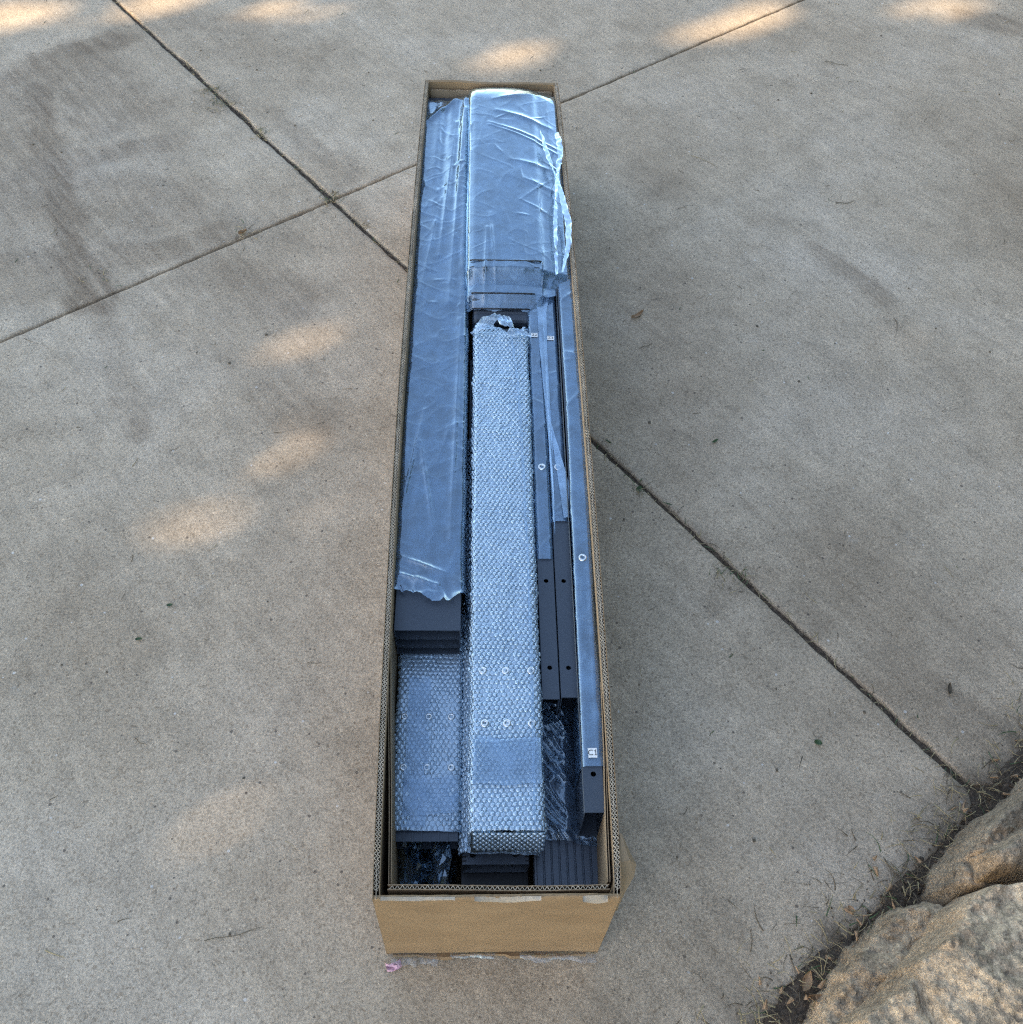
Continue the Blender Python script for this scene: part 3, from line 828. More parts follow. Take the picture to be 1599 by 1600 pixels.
def sheet(profile, y0, y1, nu, nv, wob, seed, y0fn=None, y1fn=None, creases=(), zfn=None, ncr=0, hem=0.0):
    """film over a cross-section polyline (x, z); wob = wrinkle height. Returns (nv, nu, 3)"""
    p = np.asarray(profile, float)
    d = np.concatenate([[0], np.cumsum(np.linalg.norm(np.diff(p, axis=0), axis=1))])
    s = np.linspace(0, d[-1], nu)
    x = np.interp(s, d, p[:, 0]); z = np.interp(s, d, p[:, 1])
    k = np.ones(5) / 5
    xs_ = np.convolve(np.pad(x, 2, 'edge'), k, 'valid'); zs_ = np.convolve(np.pad(z, 2, 'edge'), k, 'valid')
    tx = np.gradient(xs_); tz = np.gradient(zs_); L = np.hypot(tx, tz) + 1e-9
    nx, nz = -tz / L, tx / L
    a = y0 + (y0fn(s) if y0fn else 0 * s); b = y1 + (y1fn(s) if y1fn else 0 * s)
    v = np.linspace(0, 1, nv)[:, None]
    Y = a[None] * (1 - v) + b[None] * v
    Sx = np.broadcast_to(s[None], Y.shape)
    h = wob * (0.45 * ridge(Sx * 28 + 2 * fbm(Sx * 9, Y * 4, seed + 20), Y * 7 + 1.5 * fbm(Sx * 12, Y * 6, seed + 21), seed, 4)
               + 0.35 * ridge(Sx * 14 + Y * 22, Y * 9 - Sx * 12, seed + 1, 7) * (vn(Sx * 8, Y * 5, seed + 2) > 0.45)
               + 0.3 * ridge(Sx * 16 - Y * 26, Y * 11 + Sx * 10, seed + 3, 7) * (vn(Sx * 8, Y * 5, seed + 4) > 0.5)
               + 0.9 * fbm(Sx * 22, Y * 6, seed + 6) + 0.3 * fbm(Sx * 60, Y * 45, seed + 5))
    for (sa, ya), (sb, yb), amp, wd in creases:
        dd, t = segdist(Sx, Y, (sa, ya), (sb, yb))
        h = h + amp * np.exp(-(dd / wd) ** 1.2) * (0.35 + 0.65 * np.sin(np.pi * np.clip(t, 0.08, 0.92)))
    rg = np.random.default_rng(seed)
    for _ in range(ncr):
        sa = rg.uniform(0, d[-1]); ya = rg.uniform(y0, y1); an = rg.uniform(0, np.pi); ll = rg.uniform(0.02, 0.11)
        wd = rg.uniform(0.0014, 0.0036); amp = rg.uniform(0.2, 1.0) * wd * 0.6
        sb, yb = sa + ll * np.cos(an) * 0.5, ya + ll * np.sin(an) * 1.3
        j0, j1 = np.searchsorted(v[:, 0], [(min(ya, yb) - 0.02 - y0) / (y1 - y0), (max(ya, yb) + 0.02 - y0) / (y1 - y0)])
        if j1 <= j0: continue
        cv = 0.006 * np.sin((Y[j0:j1] - ya) * 60 + _)
        dd, t = segdist(Sx[j0:j1] + cv, Y[j0:j1], (sa, ya), (sb, yb))
        h[j0:j1] += amp * np.exp(-(dd / wd) ** 1.3) * np.sin(np.pi * np.clip(t, 0.06, 0.94))
    if hem > 0:     # gathered end
        e = np.exp(-(Y - a[None]) / 0.03)
        h = h + hem * e * (0.6 * ridge(Sx * 45, Y * 20, seed + 31, 2) + 0.5 * ridge(Sx * 90 + Y * 40, Y * 50, seed + 32, 2))
    X = xs_[None] + nx[None] * h; Z = zs_[None] + nz[None] * h
    if zfn is not None: Z = Z + zfn(X, Y)
    return np.stack([X, Y, Z], -1)


def wrap(profile, y0, y1, pitch, rad, hgt, wob, seed, name_sheet, name_bub, parent, skip=None, y0fn=None, y1fn=None, zfn=None, flat=None):
    """bubble wrap over a cross-section: a sheet and the domes on it"""
    p = np.asarray(profile, float)
    d = np.concatenate([[0], np.cumsum(np.linalg.norm(np.diff(p, axis=0), axis=1))])

    def at(s, y):
        x = np.interp(s, d, p[:, 0]); z = np.interp(s, d, p[:, 1])
        e = 0.004
        tx = np.interp(s + e, d, p[:, 0]) - np.interp(s - e, d, p[:, 0]); tz = np.interp(s + e, d, p[:, 1]) - np.interp(s - e, d, p[:, 1])
        L = np.hypot(tx, tz) + 1e-9
        nx, nz = -tz / L, tx / L
        h = wob * (fbm(s * 40, y * 14, seed, 3) - 0.4) + wob * 0.8 * ridge(s * 12 + y * 3, y * 9, seed + 3, 6) + wob * 0.9 * ridge(s * 5 + y * 2, y * 16 + s * 6, seed + 4, 9)
        z2 = z + nz * h + (zfn(x, y) if zfn else 0)
        return x + nx * h, z2, nx, nz
    nu = max(10, int(d[-1] / 0.006)); nv = int((y1 - y0) / 0.008)
    s = np.linspace(0, d[-1], nu)
    a = y0 + (y0fn(s) if y0fn else 0 * s); b = y1 + (y1fn(s) if y1fn else 0 * s)
    v = np.linspace(0, 1, nv)[:, None]
    Y = a[None] * (1 - v) + b[None] * v
    Sx = np.broadcast_to(s[None], Y.shape)
    X, Z, _, _ = at(Sx, Y)
    grid_obj(name_sheet, np.stack([X, Y, Z], -1), M_BWRAP, parent)
    # domes
    rows = int((y1 - y0 + 0.04) / (pitch * 0.866)); cols = int(d[-1] / pitch)
    ss, yy = [], []
    for j in range(rows):
        y = y0 - 0.02 + (j + 0.5) * pitch * 0.866
        for i in range(cols):
            q = (i + 0.5 + 0.5 * (j % 2)) * pitch
            if q > d[-1] - 0.002: continue
            lo = np.interp(q, s, a); hi = np.interp(q, s, b)
            if lo + 0.003 < y < hi - 0.003: ss.append(q); yy.append(y)
    ss = np.array(ss); yy = np.array(yy)
    if skip is not None:
        k = ~skip(ss, yy); ss, yy = ss[k], yy[k]
    ss = np.clip(ss + 0.006 * (fbm(ss * 14, yy * 9, seed + 40) - 0.5) + rng.normal(0, 0.0003, len(ss)), 0.001, d[-1] - 0.001)
    yy = yy + 0.008 * (fbm(ss * 11, yy * 9, seed + 41) - 0.5) + rng.normal(0, 0.0003, len(yy))
    x, z, nx, nz = at(ss, yy)
    rr = rng.uniform(0.92, 1.05, len(ss)); hh = hgt * np.where(rng.random(len(ss)) < 0.14, 0.25, rng.uniform(0.55, 1.15, len(ss))) * (0.55 + 0.8 * fbm(ss * 30, yy * 22, seed + 44))
    if flat is not None: hh = hh * np.where(flat(ss, yy), 0.3, 1.0)
    seg = 8
    prof = ((1.0, -0.05), (0.93, 0.45), (0.68, 0.84), (0.33, 0.97))
    ang = np.arange(seg) * 2 * np.pi / seg
    V = []
    for pr, ph in prof:
        ca = np.cos(ang)[None] * pr * rad * rr[:, None]; sa = np.sin(ang)[None] * pr * rad * rr[:, None]
        hx = (ph * hh)[:, None]
        V.append(np.stack([x[:, None] + ca * nz[:, None] + nx[:, None] * hx, yy[:, None] + sa, z[:, None] - ca * nx[:, None] + nz[:, None] * hx], -1))
    V = np.stack(V, 1)                                 # n, ring, seg, 3
    n = len(ss); nr = len(prof)
    verts = V.reshape(-1, 3)
    one = []
    for q in range(nr - 1):
        for k in range(seg):
            k2 = (k + 1) % seg
            one.append((q * seg + k, q * seg + k2, (q + 1) * seg + k2, (q + 1) * seg + k))
    quads = (np.array(one)[None] + (np.arange(n) * nr * seg)[:, None, None]).reshape(-1, 4)
    caps = (np.arange(seg)[None] + (nr - 1) * seg + (np.arange(n) * nr * seg)[:, None])
    o = mesh_obj(name_bub, verts, list(map(tuple, quads.tolist())) + list(map(tuple, caps.tolist())), M_BUB, parent, True)
    o['kind'] = 'stuff'
    return o


# ---- left: three wide tubes wrapped together
lb = thing('wrapped_beams', 'three wide dark grey tubes in clear film, along the left side of the carton', 'metal beam', (-0.073, 0.822, 0.19))


def unparent_fix(root):
    """things are modelled in world metres; keep their parts where they are"""
    bpy.context.view_layer.update()
    inv = root.matrix_world.inverted()
    for c in root.children:
        c.matrix_parent_inverse = inv


for k in range(3):
    zt = 0.270 - k * 0.0245
    tube_section('tube', -0.1275 + 0.001 * k, -0.019 - 0.0006 * k, 0.822 - 0.002 * k, 2.375, zt - 0.0235, zt, 0.0016, M_PAINT, lb)
fr = lambda s: -0.012 * np.exp(-((s - 0.125) / 0.030) ** 2) + 0.010 * np.exp(-((s - 0.06) / 0.03) ** 2) + 0.012 * (fbm(s * 70, s * 0, 210) - 0.5) + 0.008 * (vn(s * 160, s * 0, 211) - 0.5)
P = sheet([(-0.1325, 0.225), (-0.1320, 0.268), (-0.127, 0.2755), (-0.075, 0.2750), (-0.020, 0.2752), (-0.0145, 0.268), (-0.0135, 0.19)], 0.885, 2.392, 130, 640, 0.0020, 200, ncr=60, hem=0.007,
          y0fn=fr, creases=[((0.05, 1.05), (0.085, 1.30), 0.003, 0.004), ((0.11, 1.02), (0.08, 1.22), 0.003, 0.004), ((0.14, 1.0), (0.15, 1.55), 0.004, 0.006),
                            ((0.045, 0.93), (0.12, 0.905), 0.004, 0.003), ((0.06, 0.96), (0.13, 0.93), 0.004, 0.004), ((0.155, 1.5), (0.150, 2.3), 0.006, 0.010),
                            ((0.125, 1.6), (0.15, 2.38), 0.008, 0.012), ((0.05, 2.25), (0.15, 2.38), 0.007, 0.010), ((0.10, 1.75), (0.13, 2.25), 0.005, 0.008),
                            ((0.055, 1.1), (0.05, 1.4), 0.003, 0.004), ((0.06, 1.60), (0.10, 1.95), 0.0025, 0.005)],
          zfn=lambda X, Y: -0.03 * np.clip((Y - 2.34) / 0.05, 0, 1) ** 2 + 0.006 * np.clip((X + 0.085) / 0.06, 0, 1) ** 2 * np.clip((Y - 1.60) / 0.5, 0, 1)
          + 0.0018 * (1 + np.sin(X * 190 + 1.5 * np.sin(Y * 4))) * np.clip((Y - 1.7) / 0.4, 0, 1) * np.clip((X + 0.12) / 0.03, 0, 1))
grid_obj('plastic_film', P, M_FILM, lb)

# ---- rear centre: a stack of ribbed panels under film
rb = thing('wrapped_bundle', 'stack of dark panels under cloudy film tinted sky blue at the far end of the carton', 'metal panel', (0.06, 1.55, 0.19))


def soft_panel(x0, x1, y0, y1, z0, z1, name):
    """panel whose near end curls down in two small steps"""
    yy = np.array([y0, y0 + 0.001, y0 + 0.004, y0 + 0.010, y0 + 0.018, y0 + 0.0185, y0 + 0.024, y0 + 0.030, y0 + 0.0305, y0 + 0.05, y1])
    dz = np.array([-0.022, -0.012, -0.007, -0.0045, -0.0035, -0.0055, -0.0025, -0.0018, -0.0035, 0, 0])
    xx = np.array([x0, x0 + 0.001, x0 + 0.004, x0 + 0.009, x1 - 0.009, x1 - 0.004, x1 - 0.001, x1])
    dx = np.array([-0.03, -0.007, -0.002, 0, 0, -0.002, -0.007, -0.03])
    Xg, Yg = np.meshgrid(xx, yy)
    Zg = z1 + dz[:, None] + np.maximum(dx[None], z0 - z1)
    return grid_obj(name, np.stack([Xg, Yg, Zg], -1), M_PAINT, rb, False)


soft_panel(-0.014, 0.142, 1.652, 2.300, 0.272, 0.308, 'panel')
soft_panel(-0.010, 0.126, 1.598, 2.300, 0.255, 0.292, 'panel')
soft_panel(-0.006, 0.116, 1.562, 2.300, 0.230, 0.270, 'panel')
soft_panel(-0.004, 0.110, 1.548, 2.300, 0.205, 0.244, 'panel')


def rear_z(X, Y):
    return (-0.022 * np.clip((1.668 - Y) / 0.03, 0, 1) ** 0.7 - 0.024 * np.clip((1.612 - Y) / 0.03, 0, 1) - 0.02 * np.clip((1.575 - Y) / 0.03, 0, 1)
            - 0.020 * np.clip((Y - 2.305) / 0.08, 0, 1) ** 2.2)


P = sheet([(-0.0215, 0.262), (-0.0200, 0.296), (-0.0150, 0.3075), (-0.003, 0.3125), (0.03, 0.3155), (0.065, 0.3168), (0.10, 0.3158), (0.136, 0.3115), (0.150, 0.306), (0.180, 0.300), (0.196, 0.296), (0.203, 0.28)], 1.585, 2.386, 160, 380, 0.0014, 230, ncr=36,
          y0fn=lambda s: 0.02 * (fbm(s * 30, s * 0, 240) - 0.5) + np.where(s > 0.205, 0.03, 0),
          creases=[((0.092, 2.20), (0.292, 2.10), 0.0022, 0.004), ((0.092, 2.19), (0.282, 2.085), 0.002, 0.003), ((0.102, 2.30), (0.222, 2.34), 0.003, 0.010), ((0.162, 1.90), (0.242, 2.00), 0.0013, 0.003),
                   ((0.162, 1.90), (0.232, 1.86), 0.0013, 0.003), ((0.107, 1.62), (0.094, 1.85), 0.002, 0.003), ((0.142, 2.05), (0.242, 2.03), 0.002, 0.007),
                   ((0.172, 1.98), (0.242, 1.95), 0.002, 0.007), ((0.082, 1.6), (0.087, 1.8), 0.003, 0.004), ((0.112, 2.25), (0.242, 2.20), 0.003, 0.008)], zfn=rear_z)
grid_obj('plastic_film', P, M_FILM, rb)


for yb, zb, xa_, xb_ in ((1.690, 0.3172, -0.012, 0.139), (1.672, 0.3135, -0.012, 0.139), (1.612, 0.2955, -0.008, 0.124), (1.586, 0.2760, -0.005, 0.115)):  # black bars stand in for dark grooves where the film shows no glare
    m = MB(); m.tube([(xa_, yb + 0.002, zb - 0.004), (xa_ + 0.006, yb, zb - 0.001), (0.06, yb - 0.001, zb), (xb_ - 0.006, yb, zb - 0.001), (xb_, yb + 0.002, zb - 0.004)], 0.0016, 6)
    m.build('shade_strip', M_BLACK, rb, True)


def ribbon(name, pts, width, mat, parent, seed, nseg=60, curl=1.0):
    pts = np.asarray(pts, float)
    d = np.concatenate([[0], np.cumsum(np.linalg.norm(np.diff(pts, axis=0), axis=1))])
    q = np.linspace(0, d[-1], nseg)
    c = np.stack([np.interp(q, d, pts[:, k]) for k in range(3)], 1)
    c[:, 0] += 0.0025 * (fbm(q * 60, q * 0, seed) - 0.5); c[:, 2] += 0.003 * (fbm(q * 70, q * 0, seed + 1) - 0.5)
    wd = np.interp(q, d, width) if hasattr(width, '__len__') else np.full(nseg, width)
    P = []
    for k in range(nseg):
        an = curl * (fbm(q[k] * 25, 0.0, seed + 2) - 0.5) * 3
        row = []
        for w in np.linspace(-0.5, 0.5, 7):
            row.append(c[k] + np.array([math.cos(an) * w * wd[k], 0.001 * math.sin(w * 20), math.sin(an) * w * wd[k] + 0.25 * wd[k] * abs(math.sin(w * 9 + q[k] * 90))]))
        P.append(row)
    return grid_obj(name, np.array(P), mat, parent)


ribbon('film_knot', [(0.190, 2.155, 0.318), (0.194, 2.12, 0.323), (0.196, 2.07, 0.322), (0.190, 2.02, 0.320), (0.184, 1.97, 0.320)], [0.010, 0.015, 0.012, 0.014, 0.008], M_FILMW, rb, 250)
ribbon('film_tail', [(0.184, 1.97, 0.322), (0.192, 1.90, 0.322), (0.202, 1.82, 0.318), (0.200, 1.75, 0.312), (0.184, 1.67, 0.304)], [0.008, 0.012, 0.015, 0.012, 0.005], M_FILMW, rb, 260)
ribbon('film_tail', [(0.183, 1.97, 0.322), (0.176, 1.86, 0.322), (0.172, 1.78, 0.318), (0.171, 1.66, 0.306)], [0.010, 0.008, 0.009, 0.006], M_FILMW, rb, 270)
ribbon('film_tail', [(0.152, 2.17, 0.318), (0.163, 2.08, 0.321), (0.176, 2.00, 0.323), (0.184, 1.965, 0.323)], [0.004, 0.010, 0.009, 0.008], M_FILMW, rb, 280)

# ---- centre: bubble wrapped post
cp = thing('wrapped_post', 'long square post in bright bubble wrap lying down the middle of the carton', 'metal post', (0.053, 0.488, 0.2))
hp = [(0.017, 0.742), (0.053, 0.742), (0.093, 0.742), (0.020, 0.653), (0.054, 0.653), (0.092, 0.653)]
tube_section('post', 0.004, 0.102, 0.497, 1.52, 0.203, 0.279, 0.0022, M_PAINT, cp, [])
for x, y in hp:
    ring('rivet_nut', (x, y, 0.2836), 0.0062, 0.0026, 0.0016, M_STEEL, cp)
prof_c = [(-0.002, 0.203), (-0.0015, 0.24), (-0.001, 0.272), (0.003, 0.2815), (0.053, 0.2825), (0.102, 0.2815), (0.1060, 0.272), (0.1066, 0.24), (0.1068, 0.205)]
wrap(prof_c, 0.489, 1.545, 0.0080, 0.00385, 0.0026, 0.0022, 300, 'bubble_wrap', 'bubbles', cp,
     y1fn=lambda s: -0.045 * np.exp(-((s - 0.150) / 0.022) ** 2) + 0.02 * (fbm(s * 60, s * 0, 305) - 0.5),
     zfn=lambda x, y: -0.012 * np.clip((y - 1.50) / 0.04, 0, 1),
     flat=lambda s, y: (y > 0.56) & (y < 0.625) & (fbm(s * 60, y * 60, 306) > 0.62))
# folded end of the wrap in front of the post
U, V = np.meshgrid(np.linspace(0.0, 0.108, 40), np.linspace(0, 1, 24))
P = np.stack([U, 0.489 - 0.005 * V + 0.008 * (fbm(U * 50, V * 3, 310) - 0.5), 0.2805 - 0.072 * V ** 1.2 + 0.004 * (fbm(U * 70, V * 5, 311) - 0.5)], -1)
grid_obj('wrap_end', P, M_BWRAP, cp)
m = MB()
for j in range(8):
    for i in range(12):
        cx, cz = 0.006 + (i + 0.5 * (j % 2)) * 0.0086, 0.274 - j * 0.0078
        yb = 0.489 - 0.005 * ((0.2805 - cz) / 0.072) - 0.001
        rows = []
        for pr, ph in ((1, 0), (0.85, 0.6), (0.45, 0.95)):
            rows.append([(cx + 0.004 * pr * math.cos(t * math.pi / 4), yb - 0.003 * ph, cz + 0.0038 * pr * math.sin(t * math.pi / 4)) for t in range(8)])
        m.grid(np.array(rows), closed=True)
        m.f.append(tuple(range(len(m.v) - 8, len(m.v))))
tag(m.build('end_bubbles', M_BUB, cp, True), kind='stuff')
ribbon('wrap_seam', [(0.092, 0.50, 0.2868), (0.094, 0.8, 0.2868), (0.091, 1.1, 0.2870), (0.085, 1.35, 0.2872), (0.072, 1.50, 0.2885)], 0.0045, M_TAPE, cp, 318, 90, 0.15)
# loose corner flaps of the wrap at the far end, and tape across it
for pts, sd in (([(0.005, 1.50, 0.285), (0.030, 1.525, 0.297), (0.055, 1.535, 0.300), (0.066, 1.51, 0.292)], 1), ([(0.07, 1.49, 0.284), (0.085, 1.505, 0.292), (0.100, 1.49, 0.286)], 2)):
    ribbon('wrap_flap', pts, 0.030, M_BWRAP, cp, 315 + sd, 40, 0.3)
U, V = np.meshgrid(np.linspace(0.003, 0.104, 14), np.linspace(0, 1, 10))
for ya, yb in ((0.556, 0.628),):
    P = np.stack([U, ya + (yb - ya) * V + 0.002 * np.sin(U * 90), 0.2868 + 0.0006 * np.sin(U * 300 + V * 9)], -1)
    grid_obj('packing_tape', P, M_TAPE, cp)

# ---- under it: second wrapped piece that peeps out on the left
sp = thing('wrapped_bar', 'dark flat bar in bubble wrap squeezed under the long wrapped post', 'metal bar', (0.045, 0.48, 0.155))
tube_section('bar', -0.010, 0.100, 0.494, 1.52, 0.176, 0.190, 0.0022, M_PAINT2, sp)
wrap([(-0.0145, 0.174), (-0.014, 0.187), (-0.010, 0.1945), (0.010, 0.1955), (0.1, 0.1955), (0.1045, 0.185)], 0.484, 1.30, 0.0086, 0.0040, 0.0026, 0.0024, 330, 'bubble_wrap', 'bubbles', sp,
     y0fn=lambda s: 0.012 * (fbm(s * 50, s * 0, 335) - 0.5))

# ---- left front: plate in bubble wrap
lp = thing('wrapped_plate', 'dark plate with bright rivet nuts in bubble wrap, left front, below the wide tubes', 'metal plate', (-0.068, 0.505, 0.16))
tube_section('plate', -0.1195, -0.0185, 0.505, 1.45, 0.155, 0.190, 0.0022, M_PAINT, lp)
for x in (-0.100, -0.087, -0.074, -0.061, -0.048, -0.035):
    m = MB(); m.box(x - 0.0012, x + 0.0012, 0.5035, 0.56, 0.1905, 0.1917); m.build('rib', M_PAINT, lp)
for x, y in [(-0.108, 0.705), (-0.069, 0.705), (-0.033, 0.705), (-0.106, 0.619), (-0.069, 0.619), (-0.031, 0.619)]:
    ring('rivet_nut', (x, y, 0.1962), 0.0058, 0.0026, 0.0016, M_STEEL, lp)
wrap([(-0.1225, 0.16), (-0.122, 0.185), (-0.119, 0.1935), (-0.07, 0.1945), (-0.019, 0.1935), (-0.0155, 0.185), (-0.0155, 0.16)], 0.519, 0.90, 0.0084, 0.0041, 0.0022, 0.0028, 350, 'bubble_wrap', 'bubbles', lp,
     y0fn=lambda s: 0.006 * (fbm(s * 50, s * 0, 355) - 0.5), flat=lambda s, y: (fbm(s * 25, y * 18, 356) > 0.55))
for xa, xb, ya, yb in ((-0.104, -0.068, 0.524, 0.775), (-0.105, -0.020, 0.540, 0.598)):
    U, V = np.meshgrid(np.linspace(xa, xb, 12), np.linspace(ya, yb, 30))
    P = np.stack([U + 0.001 * np.sin(V * 70), V + 0.08 * (U - xa) * (1 if yb < 0.7 else 0), 0.1980 + (0.0006 if yb < 0.7 else 0) + 0.0008 * np.sin(U * 200 + V * 150)], -1)
    grid_obj('packing_tape', P, M_TAPE, lp)

# ---- right: two narrow drilled rails
STICKERS = []
rails = []
for k, (xa, xb, y0, lab, tx, yf) in enumerate(((0.1098, 0.1378, 0.700, 'narrow rail next to the long wrapped post, bare near end with two holes', 'Z2', 0.962),
                                              (0.1396, 0.1676, 0.703, 'second narrow rail from the wrapped post, its film ending farther back', 'Z3', 1.042))):
    rt = thing('drilled_rail', lab, 'metal rail', ((xa + xb) / 2, y0, 0.17), 'narrow drilled rails on the right of the carton')
    xc = (xa + xb) / 2
    tube_section('rail', xa, xb, y0, 1.690, 0.172, 0.270, 0.0016, M_PAINT, rt, [(xc, 0.755, 0.0040), (xc, 0.919, 0.0040), (xc + 0.001, 1.164, 0.0036)])
    ring('rivet_nut', (xc + 0.001, 1.164, 0.2738), 0.0072, 0.0036, 0.0014, M_STEEL, rt)
    P = sheet([(xa - 0.0015, 0.235), (xa - 0.0008, 0.266), (xa + 0.002, 0.2725), (xc, 0.2728), (xb - 0.002, 0.2725), (xb + 0.0008, 0.266), (xb + 0.0012, 0.24)], yf, 1.700, 44, 280, 0.0008, 400 + 20 * k, ncr=26,
              creases=[((0.04, yf + 0.02), (0.065, yf + 0.05), 0.0015, 0.003), ((0.045, 1.25), (0.066, 1.28), 0.0012, 0.004), ((0.04, 1.40), (0.066, 1.41), 0.0012, 0.003)],
              zfn=lambda X, Y: -0.008 * np.clip((Y - 1.68) / 0.02, 0, 1))
    grid_obj('plastic_film', P, M_FILM, rt)
    rails.append(rt)
# folded-over film lying on the two rails
U, V = np.meshgrid(np.linspace(0, 1, 10), np.linspace(0, 1, 60))
xl = np.interp(V, [0, 0.35, 0.75, 1], [0.1420, 0.1390, 0.1300, 0.1285]); wd = np.interp(V, [0, 0.5, 0.9, 1], [0.001, 0.010, 0.019, 0.030])
P = np.stack([xl + U * wd, 1.01 + V * 0.632, 0.2752 + 0.0014 * np.abs(np.sin(U * 3 + V * 12)) + 0.0008 * np.sin(V * 40)], -1)
grid_obj('film_fold', P, M_FOLD, rails[0])
P = np.stack([0.146 + (0.152 - 0.146) * V * 0 + np.interp(V, [0, 1], [0.0135, -0.004]) + U * np.interp(V, [0, 1], [0.026, 0.001]), 1.047 + 0.004 * U + V * 0.235, 0.2762 + 0.004 * U * (1 - V) + 0.0008 * np.sin(V * 30)], -1)
grid_obj('film_fold', P, M_FOLD, rails[1])

# ---- far right: the tall rail in film
rr = thing('drilled_rail', 'outermost rail against the right wall, filmed almost to its open end, marked C1', 'metal rail', (0.18, 0.514, 0.185), 'narrow drilled rails on the right of the carton')
bent = lambda y: 0.0065 * np.clip((y - 0.514) / 1.0, 0, 1.6)
tube_section('rail', 0.1632, 0.1940, 0.514, 2.30, 0.186, 0.285, 0.0018, M_PAINT, rr, [(0.1795, 0.572, 0.0042), (0.1800, 0.736, 0.0042), (0.1800, 0.954, 0.0036)])
ring('rivet_nut', (0.1800, 0.954, 0.2890), 0.0072, 0.0036, 0.0014, M_STEEL, rr)
P = sheet([(0.1615, 0.20), (0.1622, 0.275), (0.1650, 0.2872), (0.180, 0.2880), (0.1925, 0.2872), (0.1965, 0.286), (0.2020, 0.280), (0.2030, 0.25)], 0.583, 2.33, 70, 560, 0.0010, 460, ncr=60,
          creases=[((0.11, 0.6), (0.112, 1.0), 0.0025, 0.004), ((0.12, 0.6), (0.118, 0.9), 0.002, 0.003), ((0.09, 1.6), (0.12, 1.63), 0.002, 0.004), ((0.085, 1.45), (0.12, 1.44), 0.002, 0.004),
                   ((0.085, 1.3), (0.115, 1.34), 0.0018, 0.004), ((0.085, 0.84), (0.12, 0.83), 0.0018, 0.003)])
grid_obj('plastic_film', P, M_FILM, rr)


for o in rr.children:
    co = np.empty(len(o.data.vertices) * 3, np.float32); o.data.vertices.foreach_get('co', co)
    co = co.reshape(-1, 3); co[:, 0] += 0.0150 * np.clip(co[:, 1] - 0.53, 0, 0.75) * np.where(co[:, 0] > 0.1965, 0.3, 1.0)
    o.data.vertices.foreach_set('co', co.ravel()); o.data.update()


def sticker(x, y, z, sx, sy, text, parent, rot=0.0):
    m = MB(); m.box(-sx / 2, sx / 2, -sy / 2, sy / 2, 0, 0.0002)
    o = m.build('sticker', M_STICK, parent)
    o.location = (x, y, z); o.rotation_euler = (0, 0, rot)
    cu = bpy.data.curves.new('txt', 'FONT'); cu.body = text; cu.size = sy * 0.82; cu.align_x = 'CENTER'; cu.align_y = 'CENTER'
    to = bpy.data.objects.new('txt', cu); COL.objects.link(to)
    bpy.context.view_layer.update()
    me = bpy.data.meshes.new_from_object(to.evaluated_get(bpy.context.evaluated_depsgraph_get()))
    bpy.data.objects.remove(to); bpy.data.curves.remove(cu)
    me.materials.clear(); me.materials.append(M_INK)
    if text == 'C1':        # narrow C and a one with a foot, as printed
        k = sy * 0.011
        vv = [v.co.copy() for v in me.vertices]; ff = [tuple(p.vertices) for p in me.polygons]
        cm = MB(); cm.v = [(v.x, v.y, v.z) for v in vv]; cm.f = ff
        bw = sy * 0.028
        keep = [q for q in ff if max(vv[i].x for i in q) < 0.0012]
        xs1 = [vv[i].x for q in ff if q not in keep for i in q]; ylo = min(v.y for v in vv); yhi = max(v.y for v in vv)
        cm.f = keep
        xc = (min(xs1) + max(xs1)) / 2 + sy * 0.02
        cm.box(xc - bw * 1.2, xc + bw * 1.2, ylo, yhi, 0, 0.0001); cm.box(xc - sy * 0.13, xc + sy * 0.13, ylo, ylo + bw * 2, 0, 0.00012)
        cm.add([(xc - bw, yhi, 0.0001), (xc - sy * 0.14, yhi - sy * 0.12, 0.0001), (xc - sy * 0.12, yhi - sy * 0.18, 0.0001), (xc, yhi - sy * 0.08, 0.0001)], [(0, 1, 2, 3)])
        me = bpy.data.meshes.new('printed_text'); me.from_pydata(cm.v, [], cm.f); me.materials.append(M_INK)
    t = bpy.data.objects.new('printed_text', me); COL.objects.link(t)
    t.parent = o; t.location = (0, 0, 0.0005)
    return o


sticker(0.1805, 0.603, 0.2897, 0.0135, 0.0150, 'C1', rr, 0.02)
sticker(0.1210, 1.510, 0.2745, 0.0135, 0.0115, 'Z2', rails[0])
sticker(0.1540, 1.502, 0.2745, 0.0135, 0.0115, 'Z3', rails[1], -0.05)

# ---- right front: ribbed panel, crinkled film
rp = thing('ribbed_panel', 'dark grooved flat panel at the near right corner inside the carton', 'metal panel', (0.147, 0.43, 0.12))
xs_ = []; zs_ = []
nrib = 8
px = [(0.0955, -0.03), (0.096, 0.0), (0.0985, 0.0006), (0.0990, -0.0012)]
for k in range(nrib):
    a = 0.0995 + k * 0.0118
    px += [(a, -0.0012), (a + 0.0006, 0.0), (a + 0.0088, 0.0), (a + 0.0094, -0.0012), (a + 0.0100, -0.0012), (a + 0.0104, 0.0009), (a + 0.0113, 0.0009)]
px += [(0.1945, -0.001), (0.195, -0.03)]
yy = [0.4165, 0.69]
P = np.array([[(x, y, 0.180 + z) for x, z in px] for y in yy])
grid_obj('panel', P, M_PAINT2, rp, False)
m = MB(); m.tube([(0.147, 0.428, 0.175), (0.147, 0.428, 0.1812)], 0.0052, 16); m.build('screw_hole', M_BLACK, rp)
cf = thing('crinkled_film', 'loose crinkled clear film lying over the grooved panel near the rail ends', 'plastic film', (0.13, 0.52, 0.157))
U, V = np.meshgrid(np.linspace(0.100, 0.1925, 60), np.linspace(0.503, 0.72, 130))
fold = np.clip((0.166 - U) / 0.02, 0, 1)
